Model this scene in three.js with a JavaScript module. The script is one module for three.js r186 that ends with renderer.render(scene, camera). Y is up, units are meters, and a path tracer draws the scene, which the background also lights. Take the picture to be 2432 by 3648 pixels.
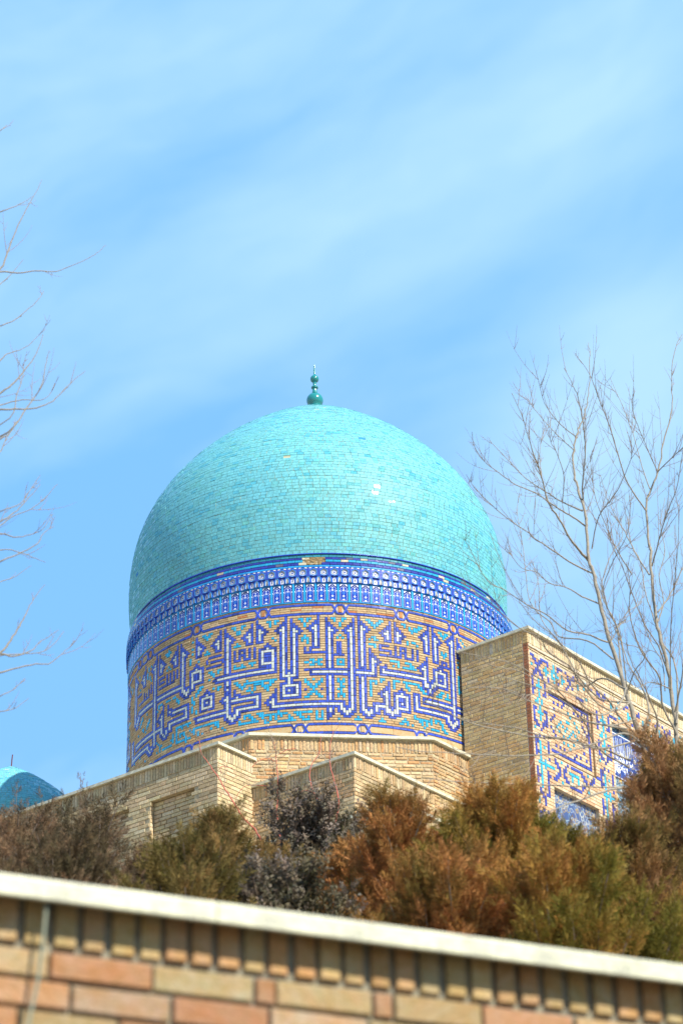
import * as THREE from 'three';
import { mergeGeometries } from 'three/addons/utils/BufferGeometryUtils.js';
import { ImprovedNoise } from 'three/addons/math/ImprovedNoise.js';

// ------------------------------------------------------------------ camera
const PW = 2432, PH = 3648, FPX = 8786, PITCH = 0.498210, ROLL = -0.0212656, EYE = 1.6;
const scene = new THREE.Scene();
const camera = new THREE.PerspectiveCamera(2 * Math.atan(PH / 2 / FPX) * 180 / Math.PI, PW / PH, 0.1, 3000);
const FW = new THREE.Vector3(0, Math.sin(PITCH), -Math.cos(PITCH));
const UP0 = new THREE.Vector3(0, Math.cos(PITCH), Math.sin(PITCH));
const RT = new THREE.Vector3(1, 0, 0).multiplyScalar(Math.cos(ROLL)).addScaledVector(UP0, Math.sin(ROLL));
const UPV = new THREE.Vector3(1, 0, 0).multiplyScalar(-Math.sin(ROLL)).addScaledVector(UP0, Math.cos(ROLL));
camera.position.set(0, EYE, 0);
camera.up.copy(UPV);
camera.lookAt(camera.position.clone().add(FW));
camera.focus = 51;
camera.userData.fStop = 3.8;
// direction of a photograph pixel, scaled so that its horizontal length is 1
function sight(x, y) {
  const d = FW.clone().addScaledVector(RT, (x - PW / 2) / FPX).addScaledVector(UPV, -(y - PH / 2) / FPX);
  return d.multiplyScalar(1 / Math.hypot(d.x, d.z));
}
const at = (x, y, dist) => sight(x, y).multiplyScalar(dist).add(camera.position);   // dist: horizontal metres

// ------------------------------------------------------------------ noise, colours
function mulberry(a) { return () => { a |= 0; a = a + 0x6D2B79F5 | 0; let t = Math.imul(a ^ a >>> 15, 1 | a); t = t + Math.imul(t ^ t >>> 7, 61 | t) ^ t; return ((t ^ t >>> 14) >>> 0) / 4294967296; }; }
const rnd = mulberry(20417);
const rr = (a, b) => a + (b - a) * rnd();
const pick = (l) => l[Math.floor(rnd() * l.length)];
const perlin = new ImprovedNoise();
const pn = (x, y, z) => perlin.noise(x, y, z);
const fbm = (x, y, z, o = 4) => { let s = 0, a = 0.5; for (let i = 0; i < o; i++) { s += a * pn(x, y, z); x *= 2.03; y *= 2.03; z *= 2.03; a *= 0.5; } return s; };
const clamp = (x, a = 0, b = 1) => Math.min(b, Math.max(a, x));
const smooth = (a, b, x) => { const t = clamp((x - a) / (b - a)); return t * t * (3 - 2 * t); };
const mix3 = (a, b, t) => [a[0] + (b[0] - a[0]) * t, a[1] + (b[1] - a[1]) * t, a[2] + (b[2] - a[2]) * t];
const mul3 = (a, k) => [a[0] * k, a[1] * k, a[2] * k];

// ------------------------------------------------------------------ sky and sun
const SUN_AZ = 42.5 * Math.PI / 180, SUN_EL = 42 * Math.PI / 180;   // azimuth from +z (behind the camera) towards +x
const sunDir = new THREE.Vector3(Math.cos(SUN_EL) * Math.sin(SUN_AZ), Math.sin(SUN_EL), Math.cos(SUN_EL) * Math.cos(SUN_AZ));
const SKY_GAIN = 0.56;
const EXPOSURE = 2.0;
{
  // thin cirrus drawn out from lower left to upper right; a few broad streaks where they hang, the rest noise
  const streaks = [ // pixel of the centre, half length and half width in degrees, slope in degrees, strength
    [430, 1010, 6.5, 1.5, 20, 0.12], [1450, 640, 6, 1.6, 28, 0.36], [2150, 350, 5, 1.8, 32, 0.30], [420, 250, 6, 2.2, 22, 0.20], [1300, 120, 7, 1.6, 12, 0.14],
    [2230, 1480, 3.0, 2.3, 40, 0.85], [2330, 1150, 3, 1.0, 15, 0.25], [250, 1520, 4, 0.8, 24, 0.12], [1150, 1130, 5.5, 0.7, 26, 0.16], [1900, 1900, 3, 2.2, 40, 0.2], [1800, 800, 4, 0.5, 24, 0.18],
    [640, 640, 4.2, 0.9, 24, -0.26], [1480, 1300, 4, 1.2, 26, -0.16], [2300, 760, 3, 0.8, 12, -0.16], [900, 1480, 6, 1.0, 28, -0.22], [250, 2000, 7, 3.0, 15, -0.62], [600, 2450, 7, 3.0, 10, -0.5],
  ].map(([x, y, L, w, s, k]) => { const d = sight(x, y); return [Math.atan2(d.x, -d.z), Math.atan(d.y), L * Math.PI / 180, w * Math.PI / 180, s * Math.PI / 180, k]; });
  const w = 3072, h = 1536, data = new Float32Array(w * h * 4);
  for (let j = 0; j < h; j++) {
    const el = ((j + 0.5) / h - 0.5) * Math.PI, ce = Math.cos(el), y = Math.sin(el);
    for (let i = 0; i < w; i++) {
      const th = ((i + 0.5) / w - 0.5) * 2 * Math.PI, x = ce * Math.cos(th), z = ce * Math.sin(th);
      let c;
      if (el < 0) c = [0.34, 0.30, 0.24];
      else {
        const az = Math.atan2(x, -z);
        const t = Math.pow(clamp(el / 1.2), 0.6);
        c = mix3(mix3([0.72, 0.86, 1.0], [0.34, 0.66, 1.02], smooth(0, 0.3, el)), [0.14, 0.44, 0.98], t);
        // streak noise in a frame tilted like the cirrus
        const p = x * 0.94 + y * 0.34, q = -x * 0.34 + y * 0.94;
        const wob = 0.02 * fbm(p * 14, q * 14, z * 14, 3), k0 = fbm(p * 3.1 + 7, q * 9.5, z * 4.1 + 3, 4), k1 = fbm((p + wob) * 12 + 2, (q + wob) * 46, z * 12, 5), k2 = Math.abs(az) < 0.8 ? fbm((p - wob) * 30, (q + wob) * 120, z * 24, 4) : 0;
        let k = 0.42 + 0.32 * k0 + (0.25 * k1 + 0.19 * k2) * (0.55 + 1.1 * clamp(0.5 + k0 * 1.6));
        if (Math.abs(az) < 0.6) for (const [a0, e0, L, wd, s, kk] of streaks) {
          const dx = (az - a0) * Math.cos(e0), dy = el - e0, u = (dx * Math.cos(s) + dy * Math.sin(s)) / L, v = (-dx * Math.sin(s) + dy * Math.cos(s)) / wd;
          const g = u * u + v * v;
          if (g < 9) k += 0.85 * kk * Math.exp(-g) * (1 + 1.3 * fbm(p * 8 + 1, q * 22, z * 8, 3));
        }
        k = clamp(k);
        c = mix3(c, [0.66, 0.92, 1.08], k * 0.54);
      }
      const o = (j * w + i) * 4;
      data[o] = c[0] * SKY_GAIN; data[o + 1] = c[1] * SKY_GAIN; data[o + 2] = c[2] * SKY_GAIN; data[o + 3] = 1;
    }
  }
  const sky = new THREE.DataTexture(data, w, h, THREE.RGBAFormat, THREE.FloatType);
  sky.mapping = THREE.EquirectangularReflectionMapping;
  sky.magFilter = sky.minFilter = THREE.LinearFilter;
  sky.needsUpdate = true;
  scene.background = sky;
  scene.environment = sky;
}
const sun = new THREE.DirectionalLight(new THREE.Color().setRGB(1, 0.93, 0.80), 4.1);
sun.position.copy(sunDir).multiplyScalar(120).add(new THREE.Vector3(0, 12, -40));
sun.target.position.set(0, 12, -40);
sun.castShadow = true;
sun.shadow.mapSize.set(4096, 4096);
Object.assign(sun.shadow.camera, { left: -45, right: 45, top: 45, bottom: -45, near: 1, far: 300 });
scene.add(sun, sun.target);

const renderer = new THREE.WebGLRenderer({ antialias: true });
renderer.setSize(682, 1024);
renderer.toneMapping = THREE.LinearToneMapping;
renderer.toneMappingExposure = EXPOSURE;
renderer.shadowMap.enabled = true;

// ------------------------------------------------------------------ textures and materials
function noiseTexture(size, f, srgb) {
  const d = new Uint8Array(size * size * 4);
  for (let j = 0; j < size; j++) for (let i = 0; i < size; i++) {
    const c = f(i / size, j / size), o = (j * size + i) * 4;
    for (let k = 0; k < 3; k++) d[o + k] = clamp(Array.isArray(c) ? c[k] : c) * 255;
    d[o + 3] = 255;
  }
  const t = new THREE.DataTexture(d, size, size);
  t.wrapS = t.wrapT = THREE.RepeatWrapping; t.magFilter = THREE.LinearFilter; t.minFilter = THREE.LinearMipmapLinearFilter; t.generateMipmaps = true;
  if (srgb) t.colorSpace = THREE.SRGBColorSpace;
  t.needsUpdate = true;
  return t;
}
const TAU = Math.PI * 2;
const torus = (u, v, f, s) => fbm(Math.cos(u * TAU) * f + s, Math.sin(u * TAU) * f + Math.cos(v * TAU) * f * 1.3, Math.sin(v * TAU) * f * 1.3 - s, 4);
const grainBump = noiseTexture(256, (u, v) => 0.5 + 0.55 * torus(u, v, 3.2, 1.3) + 0.55 * torus(u, v, 11, 4.1));
const grainMap = noiseTexture(256, (u, v) => {
  const a = torus(u, v, 1.6, 9.2), b = torus(u, v, 6, 2.6), c = torus(u, v, 16, 6.1);
  const k = 0.90 + 0.26 * a + 0.2 * b + 0.22 * c, pit = c + b > 0.42 ? 0.72 : 1;
  return [k * pit, (k - 0.02 * b) * pit, (k - 0.05 * a) * pit];
}, true);
const mottleMap = noiseTexture(256, (u, v) => {   // fired clay: buff, rose and ochre clouding
  const a = torus(u, v, 1.3, 3.7), b = torus(u, v, 3.0, 7.9), c = torus(u, v, 13, 1.1);
  const k = 0.9 + 0.16 * c + 0.1 * b;
  return [k, k * (0.97 - 0.14 * a), k * (0.92 - 0.30 * a + 0.15 * b)];
}, true);
const glazeMap = noiseTexture(256, (u, v) => {   // glaze that pools and thins, with chips
  const a = torus(u, v, 1.4, 5.2), b = torus(u, v, 5, 1.9), c = torus(u, v, 22, 8.3);
  const k = 0.93 + 0.22 * a + 0.14 * b;
  return c > 0.36 ? [1, 0.98, 0.92] : [k, k, k * 0.99];
}, true);
const glazeBump = noiseTexture(128, (u, v) => 0.5 + 0.8 * torus(u, v, 2.2, 2.2) + 0.15 * torus(u, v, 9, 5.5));
const lin = (r, g, b) => new THREE.Color().setRGB(r, g, b);
const M = {
  brick: new THREE.MeshStandardMaterial({ vertexColors: true, roughness: 0.95, map: grainMap, bumpMap: grainBump, bumpScale: 0.003 }),
  clay: new THREE.MeshStandardMaterial({ vertexColors: true, roughness: 0.88, map: mottleMap, bumpMap: grainBump, bumpScale: 0.004 }),
  glaze: new THREE.MeshPhysicalMaterial({ vertexColors: true, roughness: 0.24, map: glazeMap, bumpMap: glazeBump, bumpScale: 0.0012, ior: 1.5 }),
  tile: new THREE.MeshPhysicalMaterial({ vertexColors: true, roughness: 0.6, specularIntensity: 0.7, map: glazeMap, bumpMap: glazeBump, bumpScale: 0.0012, ior: 1.5 }),
  newTile: new THREE.MeshPhysicalMaterial({ vertexColors: true, roughness: 0.1, map: glazeMap, bumpMap: glazeBump, bumpScale: 0.0012, ior: 1.5 }),
  mortar: new THREE.MeshStandardMaterial({ color: lin(0.50, 0.41, 0.26), roughness: 1, map: grainMap, bumpMap: grainBump, bumpScale: 0.01 }),
  paleMortar: new THREE.MeshStandardMaterial({ color: lin(0.66, 0.56, 0.42), roughness: 1, map: grainMap, bumpMap: grainBump, bumpScale: 0.006 }),
  grout: new THREE.MeshStandardMaterial({ color: lin(0.50, 0.50, 0.34), roughness: 1, map: grainMap }),
  wallMortar: new THREE.MeshStandardMaterial({ color: lin(0.27, 0.25, 0.185), roughness: 1, map: grainMap, bumpMap: grainBump, bumpScale: 0.004 }),
  coping: new THREE.MeshStandardMaterial({ color: lin(0.66, 0.63, 0.48), roughness: 0.55, map: grainMap }),
  wallCoping: new THREE.MeshStandardMaterial({ color: lin(0.66, 0.65, 0.47), roughness: 0.42, map: grainMap }),
  jade: new THREE.MeshPhysicalMaterial({ color: lin(0.010, 0.20, 0.20), roughness: 0.22, clearcoat: 0.6, clearcoatRoughness: 0.08 }),
  iron: new THREE.MeshStandardMaterial({ color: lin(0.10, 0.035, 0.05), roughness: 0.7 }),
  bark: new THREE.MeshStandardMaterial({ color: lin(0.30, 0.265, 0.21), roughness: 0.95, map: grainMap }),
  twig: new THREE.MeshStandardMaterial({ color: lin(0.26, 0.195, 0.15), roughness: 0.9 }),
  redStem: new THREE.MeshStandardMaterial({ color: lin(0.46, 0.11, 0.075), roughness: 0.75 }),
  darkBark: new THREE.MeshStandardMaterial({ color: lin(0.16, 0.12, 0.09), roughness: 0.95 }),
  leaf: new THREE.MeshPhysicalMaterial({ color: lin(1, 1, 1), roughness: 0.85, side: THREE.DoubleSide, transmission: 0.3, thickness: 0, specularIntensity: 0.2 }),
  soil: new THREE.MeshStandardMaterial({ color: lin(0.42, 0.34, 0.23), roughness: 1, map: grainMap, bumpMap: grainBump, bumpScale: 0.05 }),
  darkSheet: new THREE.MeshStandardMaterial({ color: lin(0.085, 0.08, 0.072), roughness: 0.95, map: grainMap, bumpMap: grainBump, bumpScale: 0.01 }),
  cable: new THREE.MeshStandardMaterial({ color: lin(0.20, 0.22, 0.16), roughness: 0.6 }),
};

// ------------------------------------------------------------------ object helpers
const names = new Map();
function numbered(n) { const k = names.get(n) ?? 0; names.set(n, k + 1); return k ? `${n}_${String(k).padStart(3, '0')}` : n; }
function thing(name, label, category, pos = [0, 0, 0], turn = 0, group) {
  const g = new THREE.Group(); g.name = numbered(name); g.position.set(...pos); g.rotation.y = turn;
  g.userData = { label, category }; if (group) g.userData.group = group;
  scene.add(g); return g;
}
function meshOf(name, geo, mat, parent, label) {
  const m = new THREE.Mesh(geo, mat); m.name = name; m.castShadow = m.receiveShadow = true; if (label) m.userData.label = label;
  parent.add(m); return m;
}
function holder(name, parent, label) { const g = new THREE.Group(); g.name = name; if (label) g.userData.label = label; parent.add(g); return g; }
// a box whose front face looks along +z from z = 0 back to -d, with chamfered front edges; no back face
function slabArrays(w, h, d, b) {
  const P = [], N = [], U = [];
  const quad = (a, q, c, e) => {
    const u = [q[0] - a[0], q[1] - a[1], q[2] - a[2]], v = [e[0] - a[0], e[1] - a[1], e[2] - a[2]];
    let n = [u[1] * v[2] - u[2] * v[1], u[2] * v[0] - u[0] * v[2], u[0] * v[1] - u[1] * v[0]]; const l = Math.hypot(...n) || 1; n = n.map((t) => t / l);
    for (const p of [a, q, c, a, c, e]) { P.push(...p); N.push(...n); U.push(p[0] + p[2] * n[0], p[1] + p[2] * n[1]); }
  };
  const x = w / 2, y = h / 2, xi = x - b, yi = y - b;
  quad([-xi, -yi, 0], [xi, -yi, 0], [xi, yi, 0], [-xi, yi, 0]);
  if (b > 0) {
    quad([-x, -y, -b], [x, -y, -b], [xi, -yi, 0], [-xi, -yi, 0]); quad([x, y, -b], [-x, y, -b], [-xi, yi, 0], [xi, yi, 0]);
    quad([x, -y, -b], [x, y, -b], [xi, yi, 0], [xi, -yi, 0]); quad([-x, y, -b], [-x, -y, -b], [-xi, -yi, 0], [-xi, yi, 0]);
  }
  quad([-x, -y, -d], [x, -y, -d], [x, -y, -b], [-x, -y, -b]); quad([x, y, -d], [-x, y, -d], [-x, y, -b], [x, y, -b]);
  quad([x, -y, -d], [x, y, -d], [x, y, -b], [x, -y, -b]); quad([-x, y, -d], [-x, -y, -d], [-x, -y, -b], [-x, y, -b]);
  return { P, N, U };
}
function bufferOf(P, N, U, C) {
  const g = new THREE.BufferGeometry();
  g.setAttribute('position', new THREE.BufferAttribute(P instanceof Float32Array ? P : new Float32Array(P), 3));
  g.setAttribute('normal', new THREE.BufferAttribute(N instanceof Float32Array ? N : new Float32Array(N), 3));
  if (U) g.setAttribute('uv', new THREE.BufferAttribute(U instanceof Float32Array ? U : new Float32Array(U), 2));
  if (C) g.setAttribute('color', new THREE.BufferAttribute(C instanceof Float32Array ? C : new Float32Array(C), 3));
  return g;
}
// pieces (bricks, tiles): collected, then the ones that show largest become meshes of their own and the rest of each parent one joined part
const pools = {};
const _v = new THREE.Vector3(), _m = new THREE.Matrix4();
function piece(kind, parent, root, mat, O, X, Y, Z, w, h, d, b, color) {
  (pools[kind] ??= []).push({ parent, root, mat, O, X, Y, Z, w, h, d, b, color, u: rnd() * 4, v: rnd() * 4 });
}
function emitPieces(kind, most, restName, boost) {
  const list = pools[kind] ?? [];
  for (const p of list) {
    const wpos = p.O.clone().applyMatrix4(p.root.matrixWorld), n = p.Z.clone().transformDirection(p.root.matrixWorld);
    const toEye = camera.position.clone().sub(wpos), dist = toEye.length(); toEye.normalize();
    const dir = toEye.clone().negate(), f = dir.dot(FW), sx = dir.dot(RT) / f, sy = dir.dot(UPV) / f;
    const seen = f > 0 && Math.abs(sx) < PW / 2 / FPX && Math.abs(sy) < PH / 2 / FPX;
    p.size = seen ? p.w * p.h * Math.max(0, n.dot(toEye)) / (dist * dist) * (boost ? boost(p, sx, sy) : 1) : 0;
  }
  const order = list.map((p, i) => i).sort((a, b) => list[b].size - list[a].size);
  const rest = new Map();
  order.forEach((i, rank) => {
    const p = list[i];
    const { P, N, U } = slabArrays(p.w, p.h, p.d, p.b);
    const n = P.length / 3, single = rank < most && p.size > 0;
    const C = new Float32Array(n * 3), PP = new Float32Array(n * 3), NN = new Float32Array(n * 3), UU = new Float32Array(n * 2);
    for (let k = 0; k < n; k++) {
      for (let c = 0; c < 3; c++) {
        const ax = 'xyz'[c];
        PP[k * 3 + c] = P[k * 3] * p.X[ax] + P[k * 3 + 1] * p.Y[ax] + P[k * 3 + 2] * p.Z[ax] + (single ? 0 : p.O[ax]);
        NN[k * 3 + c] = N[k * 3] * p.X[ax] + N[k * 3 + 1] * p.Y[ax] + N[k * 3 + 2] * p.Z[ax];
        C[k * 3 + c] = p.color[c];
      }
      UU[k * 2] = U[k * 2] * 2 + p.u; UU[k * 2 + 1] = U[k * 2 + 1] * 2 + p.v;
    }
    if (single) { const m = meshOf(kind, bufferOf(PP, NN, UU, C), p.mat, p.parent); m.position.copy(p.O); }
    else {
      const key = p.parent.uuid + p.mat.uuid; if (!rest.has(key)) rest.set(key, { parent: p.parent, mat: p.mat, a: [] });
      rest.get(key).a.push([PP, NN, UU, C]);
    }
  });
  for (const { parent, mat, a } of rest.values()) {
    const join = (k) => { let l = 0; for (const t of a) l += t[k].length; const o = new Float32Array(l); l = 0; for (const t of a) { o.set(t[k], l); l += t[k].length; } return o; };
    const m = meshOf(restName, bufferOf(join(0), join(1), join(2), join(3)), mat, parent); m.userData.kind = 'stuff';
  }
}
const V3 = (x, y, z) => new THREE.Vector3(x, y, z);
function boxGeo(x0, x1, y0, y1, z0, z1, uvScale = 1) {
  const g = new THREE.BoxGeometry(x1 - x0, y1 - y0, z1 - z0); g.translate((x0 + x1) / 2, (y0 + y1) / 2, (z0 + z1) / 2); metricUv(g, uvScale); return g;
}
function metricUv(g, s = 1) {
  const p = g.attributes.position, n = g.attributes.normal, uv = new Float32Array(p.count * 2);
  for (let i = 0; i < p.count; i++) {
    const ax = Math.abs(n.getX(i)), ay = Math.abs(n.getY(i)), az = Math.abs(n.getZ(i));
    const [u, v] = ay > ax && ay > az ? [p.getX(i), p.getZ(i)] : ax > az ? [p.getZ(i), p.getY(i)] : [p.getX(i), p.getY(i)];
    uv[i * 2] = u * s; uv[i * 2 + 1] = v * s;
  }
  g.setAttribute('uv', new THREE.BufferAttribute(uv, 2)); return g;
}
// a tapered tube through points
function tubeArrays(pts, radii, sides, out) {
  const n = pts.length; let ref = V3(0.3, 0.2, 0.9).normalize();
  const base = out.P.length / 3;
  for (let i = 0; i < n; i++) {
    const t = (i < n - 1 ? pts[i + 1].clone().sub(pts[Math.max(0, i - 1)]) : pts[i].clone().sub(pts[i - 1])).normalize();
    const a = V3().crossVectors(t, ref).normalize(), b = V3().crossVectors(t, a);
    for (let k = 0; k < sides; k++) {
      const q = k / sides * TAU, c = Math.cos(q), s = Math.sin(q);
      const nx = a.x * c + b.x * s, ny = a.y * c + b.y * s, nz = a.z * c + b.z * s, r = radii[i];
      out.P.push(pts[i].x + nx * r, pts[i].y + ny * r, pts[i].z + nz * r); out.N.push(nx, ny, nz); out.U.push(k / sides * 0.4, i * 0.3);
    }
  }
  for (let i = 0; i < n - 1; i++) for (let k = 0; k < sides; k++) {
    const a = base + i * sides + k, b = base + i * sides + (k + 1) % sides, c = a + sides, d = b + sides;
    out.I.push(a, b, c, b, d, c);
  }
}
const tubeOut = () => ({ P: [], N: [], U: [], I: [] });
const tubeGeo = (o) => { const g = bufferOf(o.P, o.N, o.U); g.setIndex(o.I); return g; };

// ------------------------------------------------------------------ ground: a flat strip with an added dark sheet, a retaining wall, a slope up to the buildings
const WALL = { x: -0.522, z: -5.677, dx: 0.9048, dz: -0.4258, nx: 0.4258, nz: 0.9048 };
const behind = (x, z) => -((x - WALL.x) * WALL.nx + (z - WALL.z) * WALL.nz);
function terrain(x, z) {
  const s = behind(x, z);
  if (s < 0.18) return 0;
  const k = Math.min(s, 34);
  return 3.36 + 0.25 * (k - 0.2) + 0.10 * fbm(x * 0.35, 3, z * 0.35, 3) * smooth(0.5, 3, s);
}
{
  const line = (list) => list;
  const us = [], ss = [-300, -120, -60, -30, -15, -8, -4, -2, -1, -0.5, 0.1, 0.2];
  for (let s = 0.6; s < 40; s += 0.9) ss.push(s); ss.push(48, 60, 90, 150, 300, 700);
  for (let u = -24; u <= 24; u += 1) us.push(u);
  us.unshift(-700, -300, -120, -60, -36); us.push(36, 60, 120, 300, 700);
  const P = [], U = [], I = [];
  for (const s of ss) for (const u of us) {
    const x = WALL.x + WALL.dx * u - WALL.nx * s, z = WALL.z + WALL.dz * u - WALL.nz * s;
    P.push(x, terrain(x, z), z); U.push(x * 0.4, z * 0.4);
  }
  const n = us.length;
  for (let j = 0; j < ss.length - 1; j++) for (let i = 0; i < n - 1; i++) { const a = j * n + i; I.push(a, a + 1, a + n, a + 1, a + n + 1, a + n); }
  const g = new THREE.BufferGeometry(); g.setAttribute('position', new THREE.Float32BufferAttribute(P, 3)); g.setAttribute('uv', new THREE.Float32BufferAttribute(U, 2)); g.setIndex(I); g.computeVertexNormals();
  const m = meshOf('ground', g, M.soil, scene); m.userData = { kind: 'structure', label: 'dry brown slope behind the brick retaining wall', category: 'ground' };
}

{
  const g = new THREE.PlaneGeometry(120, 14, 12, 4); g.rotateX(-Math.PI / 2); metricUv(g, 0.5);
  const m = meshOf('added_dark_sheet', g, M.darkSheet, scene); m.rotation.y = Math.atan2(WALL.nx, WALL.nz); m.position.set(WALL.x + WALL.nx * 7.1, 0.004, WALL.z + WALL.nz * 7.1);  // unseen dark sheet, added to cut ground bounce and deepen shade under the coping
  m.userData = { kind: 'structure', label: 'dark ground sheet added before the near brick wall to cut bounce light', category: 'added_sheet' };
}

// ------------------------------------------------------------------ the domed mausoleum
const AX = -0.520, AZ = -49.248, TURN = 6.7 * Math.PI / 180, BASE = 10.6;
const hh = (h) => h + EYE - BASE;                       // height above the eye -> height in the building's own frame
const tomb = thing('domed_mausoleum', 'brick mausoleum with ribless turquoise tiled dome on a lettered mosaic drum', 'building', [AX, BASE, AZ], TURN);
tomb.updateMatrixWorld(true);
const R2 = Math.SQRT2;
const ab = (a, b) => [(a + b) / R2, (a - b) / R2];      // a: along the left-hand walls, b: along the right-hand walls
function hAt(py, R) {                                    // height (above the eye) where the sight line of pixel row py, in front of the axis, meets radius R
  const d = sight(1117, py), b = d.x * AX + d.z * AZ, c = AX * AX + AZ * AZ - R * R, t = b - Math.sqrt(b * b - c);
  return d.y * t;
}
const cylFrame = (a, y, R, lean = 0) => {               // a: azimuth in the building's frame
  const s = Math.sin(a), c = Math.cos(a), Z = V3(s * Math.cos(lean), Math.sin(lean), c * Math.cos(lean)), X = V3(c, 0, -s), Y = V3().crossVectors(Z, X);
  return { O: V3(s * R, y, c * R), X, Y, Z };
};
function tilt(f, k) {                                    // a hand-set piece: never quite true
  const a = rr(-k, k), b = rr(-k, k);
  f.Z = f.Z.clone().addScaledVector(f.X, a).addScaledVector(f.Y, b).normalize();
  f.X = V3().crossVectors(f.Y, f.Z).normalize(); f.Y = V3().crossVectors(f.Z, f.X); return f;
}
const vary = (c, k) => { const m = 1 + rr(-k, k); return [c[0] * m * (1 + rr(-k, k) * 0.4), c[1] * m, c[2] * m * (1 + rr(-k, k) * 0.4)]; };
const LAPIS = [0.042, 0.080, 0.48], NAVY = [0.022, 0.032, 0.22], WHITE = [0.58, 0.62, 0.58], CYAN = [0.018, 0.36, 0.66], SKYBLUE = [0.022, 0.25, 0.72], TEAL = [0.03, 0.25, 0.33];
const BUFF = [[0.53, 0.385, 0.215], [0.56, 0.415, 0.24], [0.48, 0.34, 0.185], [0.59, 0.455, 0.275], [0.53, 0.345, 0.175]], RUST = [0.50, 0.20, 0.075];
const glazeOf = (k) => k === 'o' ? vary(rnd() < 0.16 ? mix3(LAPIS, NAVY, rr(0.3, 0.9)) : LAPIS, 0.16) : k === '#' ? vary(WHITE, 0.06) : vary(CYAN, 0.13);

// ---- dome
const dome = holder('dome', tomb, 'turquoise glazed dome with fine tile courses');
const domeProfile = (s) => { const R = 4.1235, H = 6.0742; return [R * Math.pow(1 - Math.pow(s, 2.8337), 1 / 1.036) * (1 + 0.0433 * 4 * s * (1 - s)), 23.5 + s * H]; };
const DOME_X = -0.044;
const tileHue = (x, y, z) => {
  const n = fbm(x * 0.55 + 3, y * 0.55, z * 0.55, 4), m = fbm(x * 2.1, y * 2.1 + 9, z * 2.1, 3);
  let c = mix3([0.15, 0.475, 0.52], [0.13, 0.455, 0.56], clamp(0.5 + n * 1.5));
  if (m > 0.14) c = mix3(c, [0.13, 0.42, 0.43], 0.35);
  const q = rnd();
  if (q < 0.10) c = mix3(c, [0.04, 0.35, 0.52], 0.5); else if (q < 0.18) c = mix3(c, [0.13, 0.47, 0.46], 0.6); else if (q > 0.9995) c = [0.02, 0.24, 0.62];
  return vary(c, 0.05);
};
function tiledDome(parent, root, scale, top, tileKind, dx, holes, lower) {
  const prof = []; const N = 1500;
  for (let i = 0; i <= N; i++) { const [r, h] = domeProfile(i / N * 0.999); prof.push([r * scale, (h - 29.5742) * scale + top]); }
  const shell = new THREE.LatheGeometry(prof.filter((_, i) => i % 30 === 0 || i === N).map(([r, h]) => new THREE.Vector2(Math.max(r - 0.007, 0), h)), 160);
  shell.translate(dx, 0, 0);
  meshOf('dome_shell', shell, M.grout, parent);
  let s = 0, next = 0, row = 0; const th = 0.081;
  for (let i = 1; i <= N; i++) {
    s += Math.hypot(prof[i][0] - prof[i - 1][0], prof[i][1] - prof[i - 1][1]);
    if (s < next + th / 2) continue;
    const [r, y] = prof[i]; next += th; row++;
    if (r < 0.12) break;
    if (lower && y < lower) continue;
    const i0 = Math.max(0, i - 8), i1 = Math.min(N, i + 8), lean = Math.atan2(prof[i0][0] - prof[i1][0], prof[i1][1] - prof[i0][1]);
    const n = Math.max(8, Math.round(TAU * r / rr(0.143, 0.15))), off = rnd() * TAU, dr = rr(-0.002, 0.002);
    let a = off; const end = off + TAU;
    for (let k = 0; k < n; k++) {
      const wob = 0; const da = TAU / n, mid = a + da / 2; a += da;
      const f = cylFrame(mid, y, r + dr, lean); f.O.x += dx;
      if (holes && holes(mid, y)) continue;
      tilt(f, rnd() < 0.3 ? 0.035 : 0.018);
      const fl = rnd() < 0.04 ? -0.004 : rr(-0.0015, 0.0015);
      f.O.addScaledVector(f.Z, fl);
      piece(tileKind, parent, root, rnd() < 0.16 ? M.newTile : M.tile, f.O, f.X, f.Y, f.Z, r * da - rr(0.004, 0.013), th - rr(0.004, 0.010), 0.016, 0, tileHue(f.O.x, f.O.y + 1.3, f.O.z));
    }
  }
}
{
  const d = sight(1019, 1627), hole = (() => { // where that sight line meets the dome: one tile has fallen out
    let best = null;
    for (let i = 0; i < 4000 && !best; i++) { const [r, h] = domeProfile(i / 4000), t = h / d.y, x = d.x * t - AX - DOME_X, z = d.z * t - AZ; if (z > 0 && Math.hypot(x, z) <= r) best = [Math.atan2(x, z) - TURN, hh(h)]; }
    return best; })();
  tiledDome(dome, tomb, 1, hh(29.5742), 'dome_tile', DOME_X, (a, y) => hole && Math.abs(Math.atan2(Math.sin(a - hole[0]), Math.cos(a - hole[0]))) < 0.022 && Math.abs(y - hole[1]) < 0.032, hh(23.56));
}
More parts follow.
